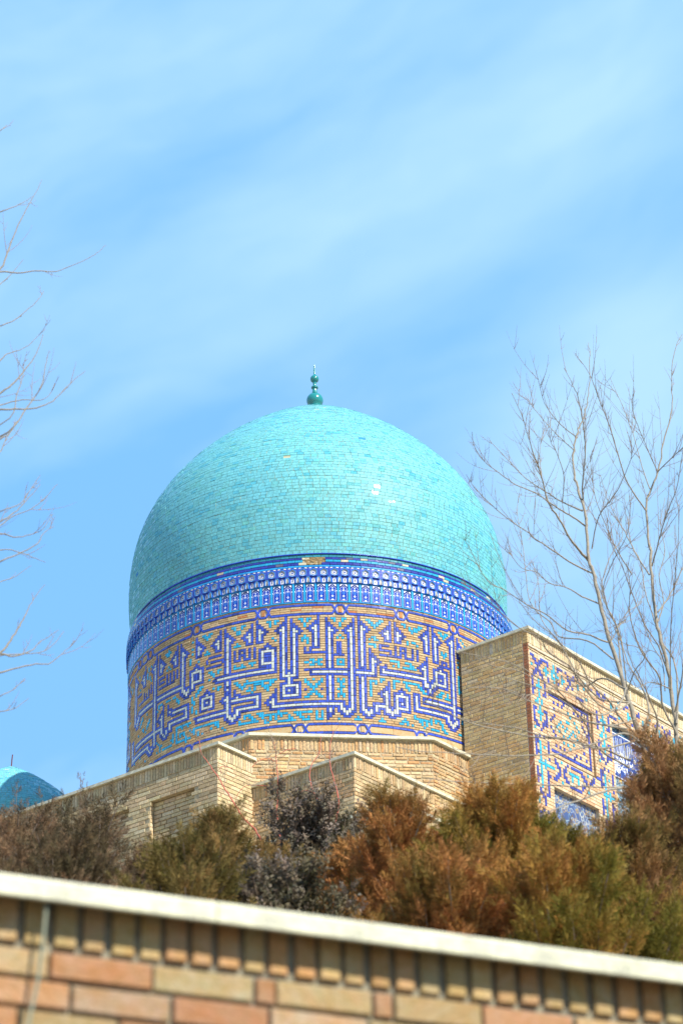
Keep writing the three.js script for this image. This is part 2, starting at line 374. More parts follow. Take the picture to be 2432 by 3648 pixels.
// ---- finial
{
  const y0 = hh(29.62), v = (r, y) => new THREE.Vector2(r, y);
  const pts = [v(0.001, -0.3), v(0.14, -0.3), v(0.14, -0.01), v(0.155, 0)];
  for (let i = -38; i <= 80; i += 4) { const a = i * Math.PI / 180; pts.push(v(0.196 * Math.cos(a), 0.135 + 0.196 * Math.sin(a))); }
  pts.push(v(0.075, 0.322), v(0.066, 0.345), v(0.055, 0.40), v(0.05, 0.455));
  for (let i = -80; i <= 80; i += 16) { const a = i * Math.PI / 180; pts.push(v(0.05 + 0.034 * Math.cos(a), 0.488 + 0.03 * Math.sin(a))); }
  pts.push(v(0.042, 0.53), v(0.04, 0.58), v(0.044, 0.632));
  for (let i = -62; i <= 66; i += 6) { const a = i * Math.PI / 180; pts.push(v(0.102 * Math.cos(a), 0.725 + 0.102 * Math.sin(a))); }
  pts.push(v(0.03, 0.835), v(0.023, 0.87), v(0.019, 1.0), v(0.015, 1.125), v(0.001, 1.13));
  const g = new THREE.LatheGeometry(pts, 40); g.translate(DOME_X, y0, 0);
  meshOf('finial', g, M.jade, tomb, 'glossy jade green finial of stacked balls and a spike');
}
// ---- drum
const drum = holder('drum', tomb, 'brick drum with white and blue square Kufic lettering');
const DR = 4.2, ROW = (22.165 - 19.725) / 45, COLS = 480;
meshOf('drum_core', new THREE.CylinderGeometry(DR - 0.014, DR - 0.014, 4.35, 160, 1, true).translate(0, hh(21.2), 0), M.paleMortar, drum);
// lettering of the drum: column, course, columns wide, courses high of each glazed stroke
const CHART = {
    white: [
      -94, 8, 17, 1, -94, 9, 1, 7, -91, 23, 1, 18, -90, 39, 1, 1, -89, 12, 16, 1, -89, 21, 1, 2, -88, 22, 1, 2, -87, 23, 1, 2, -86, 25, 12, 1, -83, 38, 1, 1,
      -82, 36, 1, 4, -78, 7, 1, 1, -77, 6, 1, 1, -76, 5, 1, 1, -75, 6, 1, 1, -74, 39, 1, 1, -73, 7, 1, 34, -72, 12, 4, 1, -71, 25, 15, 1, -69, 16, 1, 1, -69, 36, 1, 4,
      -68, 10, 1, 8, -68, 38, 1, 1, -67, 9, 1, 1, -66, 8, 1, 1, -65, 9, 1, 2, -63, 10, 1, 2, -63, 12, 10, 1, -63, 17, 1, 1, -61, 16, 8, 1, -61, 38, 1, 1, -60, 36, 1, 4,
      -56, 23, 1, 17, -55, 22, 3, 1, -55, 23, 1, 1, -55, 38, 1, 1, -54, 13, 1, 3, -54, 21, 1, 1, -53, 23, 1, 1, -51, 23, 1, 7, -50, 25, 3, 1, -50, 29, 3, 1, -49, 30, 1, 1,
      -48, 9, 14, 1, -48, 36, 1, 4, -47, 25, 1, 5, -47, 38, 1, 1, -46, 13, 5, 1, -46, 14, 1, 3, -46, 17, 5, 1, -44, 15, 1, 1, -44, 18, 1, 1, -42, 14, 1, 3, -40, 38, 1, 1,
      -39, 23, 23, 1, -39, 36, 1, 4, -36, 14, 1, 1, -35, 7, 2, 1, -35, 8, 1, 1, -35, 10, 1, 6, -35, 18, 1, 1, -35, 20, 1, 2, -35, 25, 1, 15, -34, 6, 3, 1, -34, 38, 1, 1,
      -33, 5, 1, 1, -33, 13, 11, 1, -32, 7, 1, 1, -31, 7, 1, 2, -31, 9, 9, 1, -31, 14, 1, 1, -27, 38, 1, 1, -26, 36, 1, 4, -23, 10, 1, 3, -22, 36, 1, 5, -21, 26, 1, 6,
      -21, 39, 1, 1, -20, 26, 3, 1, -20, 31, 3, 1, -19, 32, 1, 1, -18, 10, 1, 1, -17, 8, 26, 1, -17, 9, 1, 3, -17, 24, 1, 8, -14, 39, 1, 1, -13, 12, 6, 1, -13, 13, 1, 4,
      -13, 20, 1, 21, -12, 16, 1, 1, -12, 20, 1, 1, -11, 14, 1, 1, -11, 16, 1, 6, -10, 16, 2, 1, -10, 20, 1, 1, -9, 20, 1, 20, -8, 13, 1, 4, -8, 38, 1, 1, -2, 21, 13, 1,
      -2, 39, 1, 1, -1, 32, 1, 9, 4, 5, 1, 2, 4, 10, 1, 10, 4, 23, 1, 17, 5, 38, 1, 1, 8, 6, 2, 1, 8, 7, 1, 1, 9, 5, 3, 1, 10, 4, 1, 1, 11, 6, 1, 1, 11, 38, 1, 1,
      12, 6, 1, 34, 14, 21, 7, 1, 16, 6, 1, 14, 16, 24, 1, 17, 17, 5, 3, 1, 17, 6, 1, 1, 17, 39, 1, 1, 18, 4, 1, 1, 19, 6, 1, 1, 20, 22, 1, 6, 21, 6, 1, 2, 21, 8, 4, 1,
      21, 26, 1, 1, 24, 13, 1, 1, 24, 22, 18, 1, 24, 23, 1, 1, 25, 6, 1, 9, 25, 38, 1, 1, 26, 6, 3, 1, 26, 7, 1, 1, 26, 36, 1, 4, 27, 5, 1, 1, 28, 7, 1, 1, 29, 6, 1, 8,
      30, 8, 3, 1, 30, 13, 3, 1, 30, 36, 1, 4, 31, 10, 1, 1, 31, 14, 1, 1, 31, 38, 1, 1, 33, 8, 1, 6, 37, 9, 15, 1, 37, 10, 1, 5, 40, 26, 1, 1, 41, 13, 13, 1,
      41, 19, 1, 3, 41, 23, 1, 5, 41, 39, 1, 1, 42, 19, 1, 2, 42, 34, 1, 7, 43, 17, 1, 2, 44, 19, 1, 1, 44, 20, 2, 1, 45, 21, 6, 1, 46, 22, 1, 5, 46, 31, 1, 10,
      47, 26, 3, 1, 47, 39, 1, 1, 48, 23, 1, 1, 48, 27, 1, 1, 50, 22, 1, 5, 51, 7, 2, 1, 51, 8, 1, 1, 52, 6, 3, 1, 53, 5, 1, 1, 53, 40, 1, 1, 54, 7, 2, 1, 54, 9, 1, 33,
      55, 8, 1, 1, 56, 13, 4, 1, 58, 36, 1, 4, 59, 38, 1, 1, 60, 13, 1, 5,
    ],
    blue: [
      -95, 7, 17, 1, -95, 8, 1, 9, -94, 16, 1, 1, -93, 9, 17, 1, -93, 10, 1, 7, -92, 22, 1, 23, -91, 22, 1, 1, -91, 41, 1, 2, -90, 11, 17, 1, -90, 12, 1, 1,
      -90, 13, 16, 1, -90, 20, 1, 19, -90, 40, 1, 2, -89, 20, 2, 1, -89, 23, 1, 1, -89, 24, 2, 1, -89, 38, 1, 3, -88, 21, 2, 1, -88, 25, 2, 1, -88, 33, 4, 1,
      -88, 39, 1, 1, -87, 22, 2, 1, -87, 26, 13, 1, -87, 29, 10, 1, -86, 23, 1, 1, -86, 24, 12, 1, -85, 38, 1, 1, -84, 37, 1, 3, -83, 35, 1, 3, -83, 39, 1, 2,
      -82, 30, 1, 3, -82, 35, 1, 1, -82, 40, 1, 2, -81, 35, 1, 9, -80, 30, 1, 2, -79, 6, 2, 1, -78, 5, 2, 1, -78, 30, 1, 3, -77, 4, 3, 1, -77, 7, 3, 1, -77, 8, 1, 1,
      -76, 6, 1, 1, -76, 30, 1, 4, -76, 39, 1, 1, -75, 5, 1, 1, -75, 38, 1, 3, -74, 5, 1, 6, -74, 13, 1, 26, -74, 40, 1, 2, -73, 6, 1, 1, -73, 41, 1, 2, -72, 6, 1, 6,
      -72, 13, 1, 32, -71, 11, 2, 1, -71, 13, 3, 1, -71, 16, 1, 1, -71, 24, 15, 1, -71, 26, 14, 1, -70, 15, 1, 3, -70, 29, 10, 1, -70, 31, 4, 1, -70, 32, 1, 1,
      -70, 33, 4, 1, -70, 35, 1, 9, -69, 9, 1, 3, -69, 14, 1, 2, -69, 17, 1, 2, -69, 35, 1, 1, -69, 40, 2, 1, -69, 41, 1, 1, -68, 8, 2, 1, -68, 9, 1, 1, -68, 18, 1, 2,
      -68, 35, 1, 3, -68, 39, 1, 1, -67, 7, 3, 1, -67, 10, 1, 12, -67, 37, 1, 3, -66, 9, 1, 3, -66, 38, 1, 1, -65, 8, 1, 1, -65, 11, 1, 1, -65, 30, 1, 4, -64, 8, 1, 5,
      -64, 13, 10, 1, -64, 16, 1, 5, -63, 9, 1, 1, -63, 16, 2, 1, -63, 18, 2, 1, -63, 30, 1, 4, -63, 38, 1, 1, -62, 9, 1, 2, -62, 11, 10, 1, -62, 15, 8, 1, -62, 17, 10, 1,
      -62, 37, 1, 3, -61, 30, 1, 4, -61, 35, 1, 3, -61, 39, 1, 2, -60, 35, 1, 1, -60, 40, 1, 2, -59, 30, 1, 4, -59, 35, 1, 9, -57, 22, 2, 1, -57, 23, 1, 1, -57, 26, 1, 18,
      -56, 21, 2, 1, -56, 40, 1, 2, -55, 14, 1, 1, -55, 20, 3, 1, -55, 24, 1, 14, -55, 39, 1, 2, -54, 23, 1, 1, -54, 24, 2, 1, -54, 37, 1, 3, -53, 12, 1, 5, -53, 21, 1, 1,
      -53, 38, 1, 1, -52, 21, 1, 10, -51, 22, 1, 1, -51, 30, 2, 1, -50, 10, 15, 1, -50, 22, 1, 2, -50, 24, 4, 1, -50, 26, 1, 3, -50, 31, 3, 1, -49, 8, 14, 1, -49, 9, 1, 1,
      -49, 26, 1, 3, -49, 32, 1, 1, -49, 35, 1, 9, -48, 26, 1, 3, -48, 30, 2, 1, -48, 35, 1, 1, -48, 40, 1, 2, -47, 12, 1, 7, -47, 35, 1, 3, -47, 39, 1, 2, -46, 12, 5, 1,
      -46, 18, 2, 1, -46, 24, 1, 7, -46, 37, 1, 3, -45, 14, 1, 3, -45, 19, 3, 1, -45, 38, 1, 1, -44, 14, 1, 1, -44, 16, 1, 1, -44, 20, 1, 1, -44, 29, 7, 1, -44, 31, 1, 2,
      -43, 14, 1, 3, -43, 18, 2, 1, -43, 33, 6, 1, -42, 31, 6, 1, -42, 38, 1, 1, -41, 12, 1, 7, -41, 23, 2, 1, -41, 37, 1, 3, -40, 22, 25, 1, -40, 24, 23, 1,
      -40, 35, 1, 3, -40, 39, 1, 1, -40, 40, 2, 1, -39, 35, 1, 1, -39, 41, 1, 1, -38, 14, 1, 1, -38, 35, 1, 9, -37, 13, 1, 3, -37, 30, 1, 1, -36, 6, 2, 1, -36, 7, 1, 1,
      -36, 11, 1, 3, -36, 15, 1, 7, -36, 25, 1, 19, -35, 5, 2, 1, -35, 16, 1, 2, -35, 19, 1, 1, -35, 40, 1, 2, -34, 4, 3, 1, -34, 8, 1, 14, -34, 25, 1, 13, -34, 39, 1, 2,
      -33, 7, 1, 2, -33, 12, 10, 1, -33, 14, 1, 1, -33, 37, 1, 3, -32, 5, 2, 1, -32, 8, 1, 2, -32, 10, 9, 1, -32, 14, 1, 4, -32, 29, 1, 5, -32, 38, 1, 1, -31, 6, 2, 1,
      -31, 15, 2, 1, -31, 29, 1, 1, -30, 7, 1, 1, -30, 8, 9, 1, -30, 14, 9, 1, -30, 29, 1, 5, -29, 31, 1, 1, -29, 33, 1, 1, -29, 38, 1, 1, -28, 29, 1, 5, -28, 37, 1, 3,
      -27, 29, 1, 1, -27, 35, 1, 3, -27, 39, 1, 1, -27, 40, 2, 1, -26, 29, 1, 5, -26, 35, 1, 1, -26, 41, 1, 1, -25, 35, 1, 9, -24, 11, 1, 1, -24, 29, 1, 5, -23, 35, 1, 10,
      -22, 9, 1, 5, -22, 25, 1, 8, -22, 35, 1, 1, -22, 41, 1, 2, -21, 25, 4, 1, -21, 32, 2, 1, -21, 35, 1, 4, -21, 40, 1, 2, -20, 10, 1, 1, -20, 27, 1, 4, -20, 33, 3, 1,
      -20, 38, 1, 3, -19, 9, 1, 3, -19, 27, 1, 4, -19, 34, 1, 1, -19, 39, 1, 1, -18, 7, 26, 1, -18, 8, 1, 2, -18, 11, 1, 2, -18, 27, 1, 4, -18, 32, 2, 1, -17, 12, 1, 2,
      -16, 9, 26, 1, -16, 10, 1, 6, -16, 23, 1, 10, -16, 39, 1, 1, -15, 38, 1, 3, -14, 11, 8, 1, -14, 12, 1, 6, -14, 19, 1, 20, -14, 40, 1, 2, -13, 17, 1, 1,
      -13, 19, 1, 1, -13, 41, 1, 2, -12, 13, 4, 1, -12, 14, 1, 1, -12, 15, 4, 1, -12, 17, 1, 3, -12, 21, 1, 24, -11, 22, 1, 1, -10, 14, 2, 1, -10, 17, 3, 1, -10, 18, 1, 1,
      -10, 19, 2, 1, -10, 21, 1, 23, -9, 40, 1, 2, -8, 19, 1, 19, -8, 39, 1, 2, -7, 12, 1, 6, -7, 37, 1, 3, -6, 38, 1, 1, -5, 14, 1, 1, -5, 22, 8, 1, -5, 29, 8, 1,
      -5, 30, 1, 2, -4, 39, 1, 1, -3, 20, 14, 1, -3, 21, 1, 1, -3, 30, 1, 2, -3, 38, 1, 3, -2, 31, 1, 8, -2, 40, 1, 2, -1, 31, 1, 1, -1, 41, 1, 2, 0, 31, 1, 14,
      1, 14, 1, 1, 3, 2, 1, 5, 3, 10, 1, 10, 3, 22, 1, 22, 4, 3, 1, 2, 4, 22, 1, 1, 4, 40, 2, 1, 4, 41, 1, 1, 5, 4, 1, 3, 5, 10, 1, 10, 5, 22, 1, 16, 5, 39, 1, 1,
      6, 22, 5, 1, 6, 28, 1, 1, 6, 37, 1, 3, 7, 5, 2, 1, 7, 6, 1, 1, 7, 28, 1, 6, 7, 38, 1, 1, 8, 4, 2, 1, 8, 28, 1, 6, 9, 3, 3, 1, 9, 7, 2, 1, 9, 8, 1, 1, 9, 28, 1, 1,
      9, 38, 1, 1, 10, 6, 1, 1, 10, 37, 1, 3, 11, 4, 2, 1, 11, 7, 1, 31, 11, 39, 1, 1, 11, 40, 2, 1, 12, 5, 1, 1, 12, 41, 1, 1, 13, 5, 1, 39, 14, 20, 1, 1, 14, 22, 1, 1,
      15, 5, 1, 16, 15, 22, 1, 23, 16, 4, 2, 1, 16, 5, 1, 1, 16, 20, 1, 1, 16, 22, 1, 2, 16, 41, 1, 2, 17, 3, 3, 1, 17, 7, 1, 14, 17, 22, 1, 17, 17, 40, 1, 2, 18, 6, 1, 1,
      18, 7, 2, 1, 18, 20, 3, 1, 18, 22, 1, 1, 18, 38, 1, 3, 19, 4, 1, 1, 19, 22, 1, 10, 19, 39, 1, 1, 20, 4, 1, 6, 20, 28, 2, 1, 20, 29, 1, 1, 21, 5, 1, 1, 21, 9, 4, 1,
      21, 20, 1, 6, 21, 27, 1, 1, 22, 5, 1, 3, 22, 13, 1, 1, 22, 25, 1, 3, 23, 7, 1, 1, 23, 12, 1, 3, 23, 21, 18, 1, 23, 22, 1, 3, 23, 26, 1, 1, 23, 29, 9, 1,
      23, 31, 5, 1, 23, 32, 1, 1, 23, 33, 4, 1, 23, 38, 1, 1, 24, 5, 3, 1, 24, 6, 1, 2, 24, 10, 1, 3, 24, 14, 1, 2, 24, 24, 1, 1, 24, 37, 1, 3, 25, 15, 1, 2,
      25, 23, 16, 1, 25, 24, 1, 2, 25, 35, 1, 3, 25, 39, 1, 1, 25, 40, 2, 1, 26, 4, 3, 1, 26, 8, 1, 11, 26, 35, 1, 1, 26, 41, 1, 1, 27, 7, 1, 2, 27, 30, 1, 1,
      27, 35, 1, 9, 28, 5, 3, 1, 28, 8, 1, 7, 29, 14, 2, 1, 29, 30, 1, 4, 29, 35, 1, 9, 30, 6, 1, 1, 30, 7, 4, 1, 30, 9, 1, 4, 30, 15, 3, 1, 30, 35, 1, 1, 30, 40, 1, 2,
      31, 9, 1, 1, 31, 11, 1, 2, 31, 16, 1, 1, 31, 30, 1, 4, 31, 35, 1, 3, 31, 39, 1, 2, 32, 9, 1, 4, 32, 14, 2, 1, 32, 31, 1, 1, 32, 33, 1, 1, 32, 37, 1, 3, 33, 29, 1, 5,
      33, 38, 1, 1, 34, 7, 1, 8, 34, 29, 2, 1, 36, 8, 15, 1, 36, 9, 1, 7, 36, 29, 1, 5, 37, 15, 1, 1, 38, 10, 16, 1, 38, 11, 1, 5, 38, 26, 1, 1, 38, 29, 1, 5,
      39, 25, 1, 3, 39, 39, 1, 1, 40, 12, 14, 1, 40, 13, 1, 1, 40, 14, 13, 1, 40, 18, 1, 3, 40, 24, 1, 2, 40, 27, 1, 1, 40, 28, 2, 1, 40, 38, 1, 3, 41, 18, 1, 1,
      41, 29, 1, 1, 41, 33, 1, 6, 41, 40, 1, 1, 41, 41, 2, 1, 42, 16, 1, 3, 42, 21, 1, 11, 42, 33, 1, 1, 42, 42, 1, 1, 43, 16, 1, 1, 43, 19, 1, 3, 43, 33, 1, 12,
      44, 16, 1, 3, 44, 21, 1, 2, 45, 18, 1, 2, 45, 22, 1, 6, 45, 30, 1, 15, 46, 19, 1, 1, 46, 20, 5, 1, 46, 27, 1, 1, 46, 30, 1, 1, 46, 41, 1, 2, 47, 22, 1, 4,
      47, 27, 1, 2, 47, 30, 1, 9, 47, 40, 1, 2, 48, 22, 1, 1, 48, 24, 1, 2, 48, 28, 1, 2, 48, 38, 1, 3, 49, 22, 1, 4, 49, 27, 1, 5, 49, 39, 1, 1, 50, 6, 2, 1, 50, 7, 1, 1,
      50, 27, 1, 1, 50, 29, 3, 1, 50, 31, 2, 1, 51, 5, 2, 1, 51, 20, 1, 8, 51, 30, 1, 1, 51, 40, 1, 1, 52, 4, 3, 1, 52, 8, 1, 2, 52, 39, 1, 3, 53, 7, 1, 3, 53, 11, 1, 1,
      53, 14, 1, 26, 53, 41, 1, 1, 53, 42, 2, 1, 54, 5, 1, 1, 54, 8, 1, 1, 54, 43, 1, 1, 55, 5, 1, 2, 55, 9, 1, 36, 56, 6, 1, 4, 56, 12, 5, 1, 56, 14, 3, 1, 57, 35, 1, 9,
      58, 35, 1, 1, 58, 40, 1, 2, 59, 14, 1, 5, 59, 29, 1, 5, 59, 35, 1, 3, 59, 39, 1, 2, 60, 18, 1, 1, 60, 37, 1, 3, 61, 12, 1, 7, 61, 38, 1, 1,
    ],
    turquoise: [
      -96, 38, 1, 3, -91, 6, 1, 1, -87, 16, 1, 1, -87, 41, 1, 1, -86, 35, 1, 1, -85, 6, 1, 1, -85, 19, 1, 2, -84, 20, 1, 2, -83, 17, 1, 1, -83, 21, 1, 2, -82, 16, 1, 2,
      -80, 3, 1, 1, -80, 15, 1, 1, -79, 16, 1, 1, -79, 17, 2, 1, -79, 22, 1, 1, -79, 37, 1, 3, -78, 18, 1, 1, -78, 40, 1, 2, -77, 18, 1, 2, -77, 36, 1, 2, -76, 35, 1, 1,
      -76, 41, 1, 1, -71, 3, 1, 1, -71, 7, 1, 1, -71, 20, 1, 1, -70, 6, 1, 1, -70, 21, 1, 1, -70, 22, 3, 1, -69, 3, 1, 3, -68, 5, 1, 1, -67, 3, 6, 1, -66, 42, 4, 1,
      -65, 22, 3, 1, -65, 35, 1, 1, -65, 41, 2, 1, -64, 36, 1, 1, -64, 43, 1, 1, -63, 35, 1, 1, -62, 5, 1, 1, -61, 4, 1, 4, -61, 22, 2, 1, -59, 3, 8, 1, -59, 4, 1, 5,
      -59, 9, 8, 1, -59, 20, 2, 1, -59, 21, 1, 1, -58, 19, 1, 1, -57, 5, 1, 1, -57, 6, 3, 1, -56, 8, 1, 1, -55, 5, 1, 1, -54, 2, 1, 1, -54, 4, 1, 1, -53, 8, 1, 1,
      -52, 6, 1, 1, -52, 33, 1, 3, -51, 5, 1, 1, -51, 13, 1, 3, -51, 17, 1, 3, -51, 37, 1, 1, -51, 39, 1, 1, -51, 42, 1, 1, -50, 4, 1, 2, -50, 6, 12, 1, -50, 16, 1, 2,
      -49, 12, 1, 2, -49, 19, 1, 2, -48, 3, 1, 2, -48, 20, 1, 2, -48, 33, 1, 1, -47, 21, 1, 1, -47, 22, 2, 1, -46, 3, 1, 1, -46, 43, 2, 1, -45, 35, 3, 1, -45, 42, 3, 1,
      -44, 36, 1, 1, -44, 41, 1, 1, -43, 24, 1, 1, -43, 27, 2, 1, -43, 43, 2, 1, -42, 4, 1, 1, -42, 26, 2, 1, -41, 20, 1, 1, -41, 25, 1, 1, -40, 5, 2, 1, -39, 4, 1, 1,
      -39, 19, 1, 1, -39, 20, 2, 1, -39, 26, 1, 1, -39, 27, 2, 1, -37, 3, 1, 1, -36, 2, 1, 1, -33, 43, 1, 1, -32, 20, 2, 1, -32, 26, 5, 1, -32, 27, 1, 1, -32, 35, 3, 1,
      -32, 42, 1, 2, -31, 19, 2, 1, -31, 36, 1, 1, -31, 40, 1, 2, -30, 3, 8, 1, -30, 4, 1, 1, -30, 18, 3, 1, -30, 40, 1, 2, -29, 17, 1, 1, -29, 27, 1, 1, -29, 42, 1, 1,
      -29, 43, 2, 1, -28, 5, 1, 1, -28, 6, 3, 1, -28, 19, 13, 1, -27, 16, 2, 1, -27, 20, 1, 1, -26, 5, 2, 1, -26, 17, 1, 1, -26, 27, 3, 1, -25, 4, 2, 1, -25, 15, 1, 1,
      -25, 26, 1, 1, -24, 16, 1, 2, -24, 18, 4, 1, -23, 6, 3, 1, -22, 5, 11, 1, -21, 4, 1, 1, -21, 17, 4, 1, -20, 2, 2, 1, -20, 3, 1, 1, -20, 16, 2, 1, -19, 15, 1, 1,
      -19, 43, 1, 1, -18, 3, 1, 2, -18, 18, 2, 1, -18, 41, 1, 3, -17, 36, 1, 1, -16, 3, 1, 2, -16, 35, 1, 1, -16, 42, 1, 2, -15, 2, 7, 1, -15, 6, 1, 1, -15, 43, 1, 1,
      -14, 4, 1, 1, -11, 3, 2, 1, -11, 4, 1, 1, -9, 5, 7, 1, -8, 4, 2, 1, -7, 3, 2, 1, -7, 43, 2, 1, -6, 2, 3, 1, -6, 34, 1, 1, -6, 35, 3, 1, -6, 42, 1, 1, -5, 11, 2, 1,
      -5, 17, 2, 1, -5, 18, 1, 1, -5, 25, 2, 1, -5, 36, 1, 1, -5, 40, 1, 2, -4, 3, 1, 1, -4, 12, 2, 1, -4, 16, 2, 1, -4, 33, 1, 2, -4, 42, 1, 1, -4, 43, 2, 1,
      -3, 13, 3, 1, -3, 15, 3, 1, -3, 24, 1, 1, -3, 26, 1, 1, -2, 14, 1, 1, -2, 18, 1, 1, -2, 24, 1, 3, -1, 2, 1, 4, -1, 12, 2, 1, -1, 16, 2, 1, -1, 25, 1, 1, 0, 2, 1, 1,
      0, 11, 2, 1, 0, 17, 2, 1, 0, 24, 1, 3, 1, 2, 1, 4, 1, 18, 1, 1, 1, 24, 1, 1, 1, 26, 1, 1, 5, 43, 1, 1, 6, 42, 1, 2, 7, 2, 1, 1, 7, 11, 1, 2, 7, 14, 1, 1,
      7, 17, 1, 2, 7, 24, 3, 1, 7, 25, 1, 1, 7, 26, 3, 1, 7, 35, 1, 1, 8, 12, 1, 6, 8, 36, 1, 1, 8, 40, 1, 2, 9, 11, 1, 2, 9, 15, 1, 1, 9, 17, 1, 2, 9, 25, 1, 1,
      9, 35, 1, 1, 9, 42, 1, 1, 9, 43, 2, 1, 13, 2, 3, 1, 14, 3, 1, 1, 18, 43, 2, 1, 19, 12, 1, 7, 19, 33, 3, 1, 19, 35, 1, 1, 19, 42, 2, 1, 20, 18, 1, 1, 20, 36, 2, 1,
      20, 41, 3, 1, 21, 17, 1, 2, 21, 32, 1, 1, 21, 35, 2, 1, 21, 40, 1, 1, 22, 2, 3, 1, 22, 42, 2, 1, 23, 3, 1, 1, 23, 18, 1, 1, 23, 19, 2, 1, 23, 43, 2, 1, 27, 27, 4, 1,
      28, 16, 1, 4, 28, 25, 1, 1, 29, 19, 2, 1, 30, 2, 2, 1, 30, 25, 1, 2, 31, 3, 3, 1, 32, 4, 1, 1, 32, 19, 7, 1, 32, 25, 6, 1, 32, 43, 1, 1, 33, 2, 1, 1, 33, 17, 1, 2,
      33, 27, 3, 1, 33, 42, 1, 2, 34, 16, 1, 2, 34, 35, 1, 2, 35, 2, 1, 1, 35, 26, 2, 1, 35, 41, 4, 1, 35, 42, 1, 1, 36, 5, 8, 1, 36, 6, 1, 1, 36, 36, 2, 1, 36, 40, 1, 1,
      37, 42, 3, 1, 38, 4, 2, 1, 38, 18, 2, 1, 38, 35, 1, 1, 39, 3, 1, 1, 39, 17, 2, 1, 39, 43, 2, 1, 40, 2, 1, 1, 40, 16, 2, 1, 41, 3, 1, 2, 43, 2, 4, 1, 43, 4, 1, 1,
      43, 6, 1, 1, 45, 5, 1, 1, 45, 6, 3, 1, 46, 16, 2, 1, 47, 5, 1, 1, 47, 17, 1, 1, 48, 3, 1, 3, 48, 16, 1, 3, 48, 43, 2, 1, 49, 2, 2, 1, 49, 3, 1, 1, 49, 18, 1, 1,
      49, 34, 3, 1, 49, 35, 1, 1, 49, 42, 3, 1, 50, 16, 1, 1, 50, 33, 1, 1, 50, 41, 1, 1, 51, 16, 1, 3, 51, 35, 1, 1, 51, 43, 2, 1, 52, 16, 1, 1, 56, 3, 2, 1,
      57, 20, 1, 8, 57, 31, 1, 1, 57, 33, 1, 1, 58, 8, 3, 1, 58, 9, 1, 1, 58, 21, 1, 1, 58, 27, 3, 1, 59, 3, 2, 1, 59, 5, 1, 1, 59, 22, 1, 3, 59, 43, 1, 1, 60, 42, 1, 1,
      61, 41, 1, 1,
    ],
  
};
function chartOf(list) {
  const map = new Map();
  for (const [key, mark] of [['blue', 'o'], ['turquoise', '+'], ['white', '#']]) { const a = list[key] ?? []; for (let i = 0; i < a.length; i += 4) for (let x = 0; x < a[i + 2]; x++) for (let y = 0; y < a[i + 3]; y++) map.set((a[i + 1] + y) * 1000 + a[i] + x, mark); }
  return map;
}
const LETTERS = chartOf(CHART);
